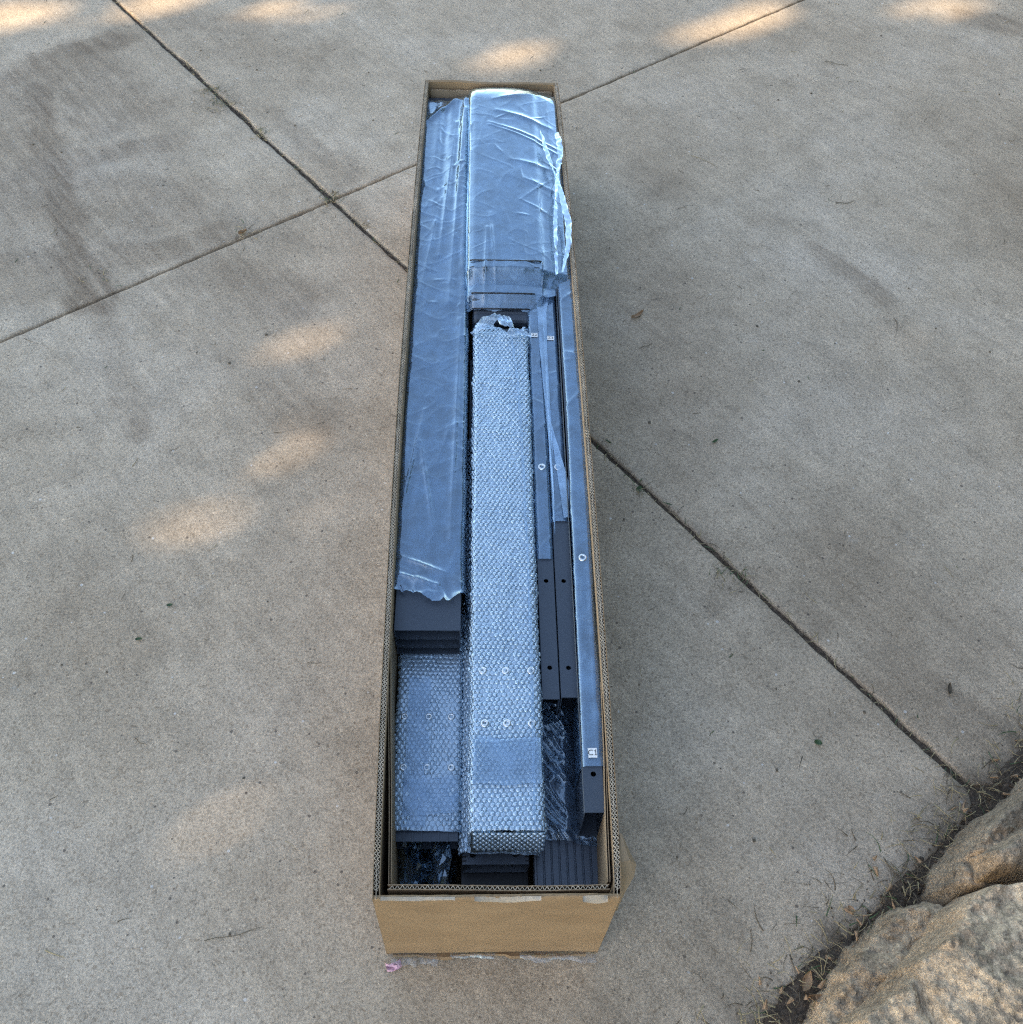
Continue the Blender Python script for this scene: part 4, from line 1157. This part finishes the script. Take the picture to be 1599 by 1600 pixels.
H = 0.1822 + 0.022 * np.clip((V - 0.52) / 0.16, 0, 1) * fold + 0.010 * fold * ridge(U * 60 + V * 55, V * 9 - U * 8, 471, 2) + 0.007 * fold * ridge(U * 95 + V * 70, V * 16, 472, 3) \
    + 0.0025 * ridge(U * 20 - V * 60, V * 30, 473, 5) + 0.002 * fbm(U * 120, V * 90, 474)
E0 = V + 0.012 * (fbm(U * 40, U * 0, 475) - 0.5) * (1 - np.clip((V - 0.503) / 0.1, 0, 1)) - 0.10 * (U - 0.147) * (1 - np.clip((V - 0.503) / 0.1, 0, 1)) * 0.9
grid_obj('film_sheet', np.stack([U, E0, H], -1), M_FILMD, cf)

# ---- near end: drilled profile, black tray and black bags
pf = thing('drilled_profile', 'dark extruded profile with two round screw ports below the wrapped post end', 'metal profile', (0.035, 0.476, 0.11))
tube_section('profile', -0.0125, 0.0885, 0.476, 0.95, 0.132, 0.172, 0.0022, M_PAINT2, pf, [(0.004, 0.492, 0.0056)])
m = MB(); m.tube([(0.068, 0.492, 0.168), (0.068, 0.492, 0.1728)], 0.0056, 18); m.build('screw_port', M_BLACK, pf)
for sx in (-0.0128, 0.0822):
    for k in range(4):
        m = MB(); y = 0.480 + k * 0.0065
        m.box(sx, sx + 0.0065, y, y + 0.0022, 0.1716, 0.1728); m.build('notch', M_BLACK, pf)
tr = thing('black_tray', 'black plastic channel at the bottom of the near end, below the drilled profile', 'plastic part', (0.035, 0.44, 0.01))
m = MB()
for a in ((-0.0135, 0.0885, 0.458, 0.90, 0.080, 0.128), (-0.0135, 0.0885, 0.430, 0.90, 0.020, 0.078)):
    m.box(*a)
m.build('channel', M_BLACK, tr)
m = MB(); m.tube([(0.045, 0.447, 0.076), (0.045, 0.447, 0.0792)], 0.020, 24); m.build('port', M_BLACK, tr)

M_BAG = mat_film('bag_film', 2.2, 0.10, 0.10, bumpy=0.3, fine=40)
for k, (xa, xb, lab) in enumerate(((-0.113, -0.066, 'left of the two black parts in crumpled bags, against the left wall'), (-0.068, -0.022, 'right of the two black parts in crumpled bags, beside the black channel'))):
    bt = thing('bagged_part', lab, 'bag', ((xa + xb) / 2, 0.45, 0.08), 'bagged parts at the near left corner')
    m = MB(); m.box(xa + 0.006, xb - 0.006, 0.425, 0.53, 0.02, 0.120); m.build('block', M_BLACK, bt)
    n = 11
    U, V = np.meshgrid(np.linspace(0, 1, n), np.linspace(0, 1, n))
    dome = np.clip(np.sin(np.pi * U) * 1.5, 0, 1)
    P = np.stack([xa + (xb - xa) * U + 0.006 * (hash2(np.floor(U * 40), np.floor(V * 40), 480 + k) - 0.5), 0.418 + 0.105 * V + 0.008 * (hash2(np.floor(U * 40), np.floor(V * 40), 482 + k) - 0.5),
                  0.112 + 0.035 * dome + 0.020 * V + 0.014 * (hash2(np.floor(U * 40), np.floor(V * 40), 484 + k) - 0.5)], -1)
    grid_obj('bag', P, M_BAG, bt, False)

for root in [o for o in COL.objects if o.type == 'EMPTY' and o.parent is None]:
    unparent_fix(root)

# ------------------------------------------------------------------ litter on the concrete
def blade(m, x, y, z, ln, ang, wd, bend=0.3, up=0.0):
    n = 5; pts = []
    a = ang
    px_, py_ = x, y
    rows = []
    for k in range(n):
        t = k / (n - 1)
        w = wd * (1 - 0.75 * t) / 2
        nx, ny = -math.sin(a), math.cos(a)
        zz = z + 0.0012 + up * math.sin(t * math.pi * 0.8) * ln
        rows.append([(px_ + nx * w, py_ + ny * w, zz), (px_, py_, zz + wd * 0.3), (px_ - nx * w, py_ - ny * w, zz)])
        px_ += math.cos(a) * ln / (n - 1); py_ += math.sin(a) * ln / (n - 1); a += bend / (n - 1)
    m.grid(np.array(rows))


def leaf_mesh(ln, wd, curl, seed):
    n, w = 9, 5
    rows = []
    for k in range(n):
        t = k / (n - 1); hw = wd / 2 * math.sin(math.pi * min(1, 0.06 + t * 0.94)) ** 0.8
        row = []
        for q in range(w):
            s = q / (w - 1) * 2 - 1
            row.append((ln * (t - 0.5) + 0.0, s * hw + 0.12 * ln * math.sin(t * 2 + seed), 0.001 + curl * ln * (s * s * 0.5 + (t - 0.5) ** 2) + 0.03 * ln * math.sin(seed * 3 + t * 7 + s * 2)))
        rows.append(row)
    P = np.array(rows); P[..., 2] -= P[..., 2].min() - 0.0006
    return P


LEAVES = [  # name, x, y, length, width, angle, curl, material, label, category
    ('dry_leaf', 0.401, 1.876, 0.052, 0.014, 0.6, 0.25, M_DRY, 'small tan curled leaf on the concrete right of the carton', 'leaf'),
    ('green_leaf', 0.356, 1.327, 0.022, 0.016, 1.2, 0.3, M_GREEN, 'green leaf scrap at the wide joint close to the carton', 'leaf'),
    ('green_leaf', 0.540, 1.466, 0.024, 0.008, 0.4, 0.2, M_GREEN, 'narrow green leaf on the concrete above the wide joint', 'leaf'),
    ('green_leaf', 0.630, 0.744, 0.018, 0.014, -0.5, 0.3, M_GREEN, 'green leaf scrap alone on the slab below the wide joint', 'leaf'),
    ('green_leaf', -0.632, 0.954, 0.016, 0.008, 0.0, 0.3, M_GREEN, 'dark green leaf scrap left of the carton, mid slab', 'leaf'),
    ('green_leaf', -0.588, 1.030, 0.014, 0.009, 0.5, 0.3, M_GREEN, 'grey green leaf scrap left of the carton below the bright sun patch', 'leaf'),
    ('green_leaf', 0.300, 1.460, 0.020, 0.005, -0.5, 0.2, M_GREEN, 'tiny green leaf sliver between the carton and the wide joint', 'leaf'),
    ('green_leaf', 0.414, 1.290, 0.026, 0.004, -0.5, 0.1, M_GREEN, 'thin green blade just above the wide joint near the carton', 'grass blade'),
    ('dry_leaf', 0.530, 0.345, 0.040, 0.020, 0.9, 0.35, M_DRY, 'pinkish brown leaf in the soil strip at the bottom', 'leaf'),
    ('dry_leaf', 0.548, 0.318, 0.052, 0.016, -0.3, 0.5, M_DRY, 'pale curled leaf lying next to the pinkish brown leaf', 'leaf'),
    ('dry_leaf', 0.676, 0.428, 0.024, 0.018, 0.7, 0.4, M_DRY, 'short tan leaf between the low rock ledge and the slab', 'leaf'),
    ('dry_leaf', 0.626, 0.452, 0.018, 0.012, 2.4, 0.4, M_DRY, 'brown leaf on the slab edge above the tan leaf', 'leaf'),
    ('dry_leaf', -0.608, 2.165, 0.030, 0.012, 0.8, 0.5, M_DRY, 'rust brown leaf tuft on the narrow joint at the left', 'leaf'),
    ('dry_leaf', 0.902, 0.852, 0.030, 0.010, 1.1, 0.5, M_TWIG, 'dark curled leaf on the slab near the right edge', 'leaf'),
]
for nm, x, y, ln, wd, an, cu, mt, lab, cat in LEAVES:
    sd = x * 37 + y * 11
    o = grid_obj(nm, leaf_mesh(ln * 0.8, wd * 0.8, cu, sd), mt)
    zz = 0.001 if DA @ np.array([x, y]) < EDGE else 0.004
    o.location = (x, y, zz); o.rotation_euler = (0, 0, an)
    tag(o, lab, cat, 'fallen leaves on the driveway')
BL = [
    ('dry_grass_stem', 0.62, 2.555, 0.085, -0.45, 0.0022, -0.5, M_STRAW, 'long bent straw stem right of the carton far end', 'grass stem'),
    ('twig', 1.000, 2.345, 0.055, -0.30, 0.0040, 0.5, M_TWIG, 'short dark twig in the upper right slab', 'twig'),
    ('twig', 1.050, 1.880, 0.070, -1.3, 0.0025, -0.5, M_TWIG, 'thin curved dark twig below the stained patch', 'twig'),
    ('twig', -0.42, 0.412, 0.090, 0.12, 0.0030, 0.1, M_TWIG, 'thin grey twig on the slab at lower left', 'twig'),
    ('dry_grass_stem', -0.665, 0.40, 0.035, -0.4, 0.0025, 0.2, M_STRAW, 'pale straw stem at the lower left edge', 'grass stem'),
    ('twig', -0.60, 0.755, 0.028, -0.7, 0.0026, 0.2, M_TWIG, 'small dark twig left of the faint sun patch', 'twig'),
    ('twig', 1.12, 3.085, 0.075, -0.30, 0.0030, 0.05, M_TWIG, 'straight dark twig near the top right', 'twig'),
    ('twig', 0.40, 1.76, 0.036, 0.4, 0.0026, 0.1, M_TWIG, 'little dark twig beside the tan curled leaf', 'twig'),
    ('twig', 0.55, 2.30, 0.040, 0.5, 0.0024, 0.1, M_TWIG, 'short twig below the long bent straw stem', 'twig'),
    ('twig', -0.125, 0.920, 0.0, 0, 0, 0, None, '', ''),
    ('twig', -0.31, 0.905, 0.028, 0.02, 0.0022, 0.0, M_TWIG, 'straight short twig close to the left side of the carton', 'twig'),
]
for nm, x, y, ln, an, wd, be, mt, lab, cat in BL:
    if mt is None: continue
    m = MB()
    if nm == 'twig':
        wd *= 0.6
        m.tube([(ln * t * math.cos(be * t), ln * t * math.sin(be * t) + 0.0015 * math.sin(t * 9), wd * 0.5 + 0.0014 + 0.001 * math.sin(t * 6)) for t in (0, 0.2, 0.4, 0.6, 0.8, 1)], [wd * 0.5 * (1 - 0.5 * t) for t in (0, 0.2, 0.4, 0.6, 0.8, 1)], 6)
    else:
        blade(m, 0, 0, 0, ln, 0, wd, be)
    o = m.build(nm, mt)
    o.location = (x, y, 0.0); o.rotation_euler = (0, 0, an)
    tag(o, lab, cat)
U, V = np.meshgrid(np.linspace(-1, 1, 7), np.linspace(-1, 1, 7))
P = np.stack([0.012 * U, 0.006 * V + 0.003 * U * U, 0.0015 + 0.007 * vn(U * 2 + 9, V * 2, 501)], -1)
o = tag(grid_obj('paper_scrap', P, M_PINK, None, False), 'torn pink paper scrap at the near left foot of the carton', 'paper scrap')
o.location = (-0.118, 0.370, 0.0005); o.rotation_euler = (0, 0, 0.3)

# uncountable specks, clippings and grit
R = random.Random(3)
mg, ms, mk = MB(), MB(), MB()
for k in range(620):
    a = R.uniform(-3.6, EDGE - 0.01); b = R.uniform(-0.5, 3.7)
    x, y = ab(a, b)
    if -0.15 < x < 0.225 and 0.37 < y < 2.43: continue
    q = R.random()
    if q < 0.50: blade(mk, x, y, -0.0002, R.uniform(0.006, 0.026), R.uniform(0, 6.28), R.uniform(0.0010, 0.0022), R.uniform(-1, 1))
    elif q < 0.62: blade(mg, x, y, -0.0002, R.uniform(0.006, 0.020), R.uniform(0, 6.28), R.uniform(0.0015, 0.003), R.uniform(-1, 1))
    elif q < 0.75: blade(ms, x, y, -0.0002, R.uniform(0.010, 0.035), R.uniform(0, 6.28), R.uniform(0.0010, 0.002), R.uniform(-1, 1))
    else:
        s = R.uniform(0.0012, 0.0032); mk.box(x - s, x + s * R.uniform(.3, 1), y - s * R.uniform(.3, 1), y + s, -0.0005, s * 0.9)
# dense litter in the joint and along the soil strip
for k in range(420):
    a = R.uniform(-3.6, EDGE); b = JA + R.gauss(0, 0.005)
    x, y = ab(a, b)
    (blade(ms if R.random() < 0.45 else (mk if R.random() < 0.7 else mg), x, y, R.uniform(-0.008, -0.001), R.uniform(0.006, 0.030), R.uniform(0, 6.28), R.uniform(0.001, 0.0025), R.uniform(-1, 1), R.uniform(0, 0.15)))
for cx, cy, n, sp_ in ((-0.80, 2.83, 40, 0.020), (-0.755, 2.76, 45, 0.020), (-0.63, 2.62, 25, 0.012), (-0.397, 2.318, 30, 0.012), (-0.30, 2.20, 12, 0.01), (-0.605, 2.16, 25, 0.016), (0.36, 1.33, 12, 0.01), (0.52, 1.11, 30, 0.02), (-0.93, 1.99, 12, 0.02), (0.20, 2.72, 8, 0.006)):
    for k in range(n):
        x, y = cx + R.gauss(0, sp_), cy + R.gauss(0, sp_)
        blade(ms if R.random() < 0.4 else (mk if R.random() < 0.5 else mg), x, y, 0, R.uniform(0.008, 0.030), R.uniform(0, 6.28), R.uniform(0.001, 0.0022), R.uniform(-1.2, 1.2), R.uniform(0, 0.35))
for k in range(2600):
    b = R.uniform(-0.3, 2.2); a = EDGE + R.gauss(0.030, 0.045) - 0.012
    x, y = ab(a, b)
    blade(ms if R.random() < 0.5 else (mk if R.random() < 0.86 else mg), x, y, R.uniform(-0.006, 0.010), R.uniform(0.008, 0.045), R.uniform(0, 6.28), R.uniform(0.001, 0.0028), R.uniform(-1.2, 1.2), R.uniform(0, 0.3))
for k in range(150):
    b = R.uniform(-0.3, 2.2); a = EDGE - abs(R.gauss(0, 0.05)); x, y = ab(a, b)
    blade(ms if R.random() < 0.35 else mk, x, y, 0, R.uniform(0.008, 0.035), R.uniform(0, 6.28), R.uniform(0.001, 0.0022), R.uniform(-1.2, 1.2), R.uniform(0, 0.1))
mlf = MB()
for k in range(260):
    b = R.uniform(-0.3, 2.2); a = EDGE + R.gauss(0.030, 0.035); x, y = ab(a, b)
    z = R.uniform(0.000, 0.010) if a > EDGE - 0.015 else 0.0
    blade(mlf, x, y, z, R.uniform(0.006, 0.018), R.uniform(0, 6.28), R.uniform(0.003, 0.009), R.uniform(-0.8, 0.8), R.uniform(0, 0.25))
tag(mlf.build('leaf_litter', M_DRY), 'brown leaf crumbs lying along the soil strip', 'litter', kind='stuff')
mc = MB()
for k in range(1500):
    b = R.uniform(-0.3, 2.2); a = EDGE + R.gauss(0.035, 0.035); x, y = ab(a, b); q = R.uniform(0.0010, 0.0048) if a > EDGE - 0.01 else R.uniform(0.0006, 0.0018)
    z = R.uniform(-0.004, 0.004) if a > EDGE - 0.01 else 0.0
    n = 6; rows = []
    for lv, rr_ in ((0, 0.8), (0.5, 1.0), (1.0, 0.6)):
        rows.append([(x + q * rr_ * math.cos(t * math.pi / 3 + k) * R.uniform(0.7, 1.2), y + q * rr_ * math.sin(t * math.pi / 3 + k) * R.uniform(0.7, 1.2), z + q * 1.1 * lv) for t in range(n)])
    mc.grid(np.array(rows), closed=True); mc.f.append(tuple(range(len(mc.v) - n, len(mc.v))))
tag(mc.build('soil_crumbs', M_SOIL), 'brown soil crumbs and grit spilling along the slab edge', 'soil', kind='stuff')
tag(mg.build('green_clippings', M_GREEN), 'green grass clippings scattered over slabs and joints', 'grass', kind='stuff')
tag(ms.build('straw_litter', M_STRAW), 'dry straw coloured grass bits in the soil strip and joints', 'litter', kind='stuff')
tag(mk.build('dark_litter', M_TWIG), 'dark specks and bits of bark strewn on the concrete', 'litter', kind='stuff')

# ------------------------------------------------------------------ trees outside the frame that shade the driveway
SUNSPOTS = [  # point on the lit surface, radius of the gap in the crown
    ((-1.459, 3.251, 0), 0.060), ((-1.560, 3.215, 0), 0.055), ((-1.068, 3.360, 0), 0.050), ((-0.689, 3.321, 0), 0.034), ((-0.560, 3.286, 0), 0.028),
    ((0.130, 3.105, 0), 0.042), ((0.230, 3.060, 0), 0.030), ((0.716, 3.243, 0), 0.036), ((0.867, 3.321, 0), 0.045), ((1.023, 3.226, 0), 0.026), ((0.95, 3.40, 0), 0.042),
    ((1.538, 3.465, 0), 0.040), ((1.671, 3.454, 0), 0.034), ((1.002, 1.793, 0), 0.024), ((-0.415, 1.763, 0), 0.032), ((-0.257, 1.788, 0), 0.027),
    ((-0.400, 1.418, 0), 0.028), ((-0.248, 1.355, 0), 0.028), ((-0.585, 1.228, 0), 0.038), ((-0.319, 1.243, 0), 0.027),
    ((-0.467, 0.615, 0), 0.028), ((-0.330, 1.540, 0), 0.026), ((0.643, 3.069, 0), 0.020), ((1.834, 3.329, 0), 0.026),
    ((0.682, 0.383, 0.2), 0.022), ((0.727, 0.409, 0.2), 0.020), ((0.748, 0.280, 0.2), 0.018), ((0.097, 0.630, 0.285), 0.018), ((-0.143, 0.979, 0.3), 0.018),
]


gr_ = random.Random(21)     # leaves leave ragged gaps: small openings cluster round the larger ones
for (px_, py_, pz_), g_ in list(SUNSPOTS):
    for k in range(3):
        SUNSPOTS.append(((px_ + gr_.uniform(-0.11, 0.11), py_ + gr_.uniform(-0.07, 0.07), pz_), g_ * gr_.uniform(0.25, 0.6)))
SUNSPOTS = [(p, g * 0.88) for p, g in SUNSPOTS]


def tree(name, base, crown_c, rad, nleaf, leaf, label, seed, gaps=()):
    rg = np.random.default_rng(seed)
    root = thing(name, label, 'tree', base)
    m = MB()
    b = Vector(base); c = Vector(crown_c)
    mid = b.lerp(c, 0.55) + Vector((0.2, -0.1, 0))
    def clear(pts, rmin):
        for p, gr in gaps:
            for k in range(len(pts) - 1):
                for t in (0, 0.125, 0.25, 0.375, 0.5, 0.625, 0.75, 0.875, 1):
                    q = pts[k].lerp(pts[k + 1], t) - Vector(p)
                    if (q - q.dot(TO_SUN) * TO_SUN).length < rmin: return False
        return True
    if gaps:       # a straight stem that stands clear of the gaps in the crown
        mid = Vector((b.x, b.y, (b.z + c.z) / 2)); c = Vector((b.x, b.y, c.z))
    m.tube([b + Vector((0, 0, -0.3)), b + Vector((0, 0, 0.4)), mid, c + Vector((0, 0, rad[2] * 0.5))], [0.34, 0.24, 0.17, 0.05], 10)
    for k in range(14):
        a = k * 2.4; e = 0.2 + 0.7 * ((k * 7) % 10) / 10
        p0 = b.lerp(c, 0.45 + 0.5 * ((k * 3) % 7) / 7)
        p2 = c + Vector((math.cos(a) * rad[0] * 0.8, math.sin(a) * rad[1] * 0.8, (e - 0.5) * rad[2]))
        limb = [p0, p0.lerp(p2, 0.5) + Vector((0, 0, 0.25)), p2]
        if clear(limb, 0.12): m.tube(limb, [0.09, 0.05, 0.015], 7)
    m.build('trunk', M_BARK, root)
    # clumps of leaves through the crown's volume
    ncl = nleaf // 45
    d = rg.normal(size=(ncl, 3)); d /= np.linalg.norm(d, axis=1)[:, None]
    rr_ = rg.random(ncl) ** 0.42
    cl = d * rr_[:, None] * np.array(rad) * (0.86 + 0.28 * rg.random((ncl, 1)))
    pos = (cl[:, None] + rg.normal(size=(ncl, 45, 3)) * 0.30).reshape(-1, 3) + np.array(crown_c)
    ax = rg.normal(size=pos.shape); ax /= np.linalg.norm(ax, axis=1)[:, None]
    t2 = rg.normal(size=pos.shape); t2 -= ax * (t2 * ax).sum(1)[:, None]; t2 /= np.linalg.norm(t2, axis=1)[:, None]
    t3 = np.cross(ax, t2)
    ln = leaf * rg.uniform(0.7, 1.2, (len(pos), 1))
    V = np.stack([pos - t2 * ln, pos - t3 * ln * 0.45, pos + t2 * ln, pos + t3 * ln * 0.45], 1)
    keep = np.ones(len(pos), bool)
    s = np.array(TO_SUN)
    for p, gr in gaps:
        q = V - np.array(p)
        q = q - (q @ s)[..., None] * s
        # distance from the ray to the leaf blade (corners, centre, edge midpoints)
        pts = np.concatenate([q, q.mean(1, keepdims=True), (q + np.roll(q, 1, 1)) / 2], 1)
        keep &= np.linalg.norm(pts, axis=2).min(1) > gr
    V = V[keep]
    n = len(V)
    me = bpy.data.meshes.new('crown')
    me.vertices.add(n * 4); me.vertices.foreach_set('co', V.reshape(-1).astype(np.float32))
    me.loops.add(n * 4); me.loops.foreach_set('vertex_index', np.arange(n * 4, dtype=np.int32))
    me.polygons.add(n); me.polygons.foreach_set('loop_start', np.arange(0, n * 4, 4, dtype=np.int32))
    me.update(); me.validate()
    me.materials.append(M_TREE)
    o = bpy.data.objects.new('crown', me); COL.objects.link(o); o.parent = root
    unparent_fix(root)
    return root


cc = Vector((0.1, 1.8, 0)) + TO_SUN * 11.5
side = Vector((-TO_SUN.y, TO_SUN.x, 0)).normalized()
lat = [Vector(p).dot(side) for p, g in SUNSPOTS]
best = max(np.linspace(-2, 2, 81), key=lambda q: min(min(abs(q - t) for t in lat), 0.5) - 0.02 * abs(q))
stem = cc + side * (best - cc.dot(side))
tree('shade_tree', (stem.x, stem.y, -0.12), tuple(cc), (3.9, 4.6, 3.2), 62000, 0.115, 'leafy shade tree standing outside the picture, left behind the camera', 11, SUNSPOTS)
tree('sky_blocker_tree', (4.9, -2.2, -0.12), (4.7, -2.0, 3.4), (2.3, 2.8, 3.5), 17000, 0.13, 'bushy tree added outside the picture to block sky, beyond the rocks', 12)  # this and the next three are unseen, added to darken the right side
tree('sky_blocker_tree', (5.0, 1.4, -0.12), (4.9, 1.4, 3.6), (2.1, 2.5, 3.7), 17000, 0.13, 'bushy tree added outside the picture to block sky, right of the near slabs', 13)
tree('sky_blocker_tree', (6.0, 5.2, -0.12), (5.9, 5.2, 3.2), (2.2, 2.4, 3.2), 14000, 0.13, 'bushy tree added outside the picture to block sky, right of the far slabs', 14)
tree('sky_blocker_tree', (3.6, -2.6, -0.12), (3.3, -2.3, 3.3), (1.9, 1.9, 2.7), 12000, 0.13, 'bushy tree added outside the picture to block sky, right behind the camera', 15)
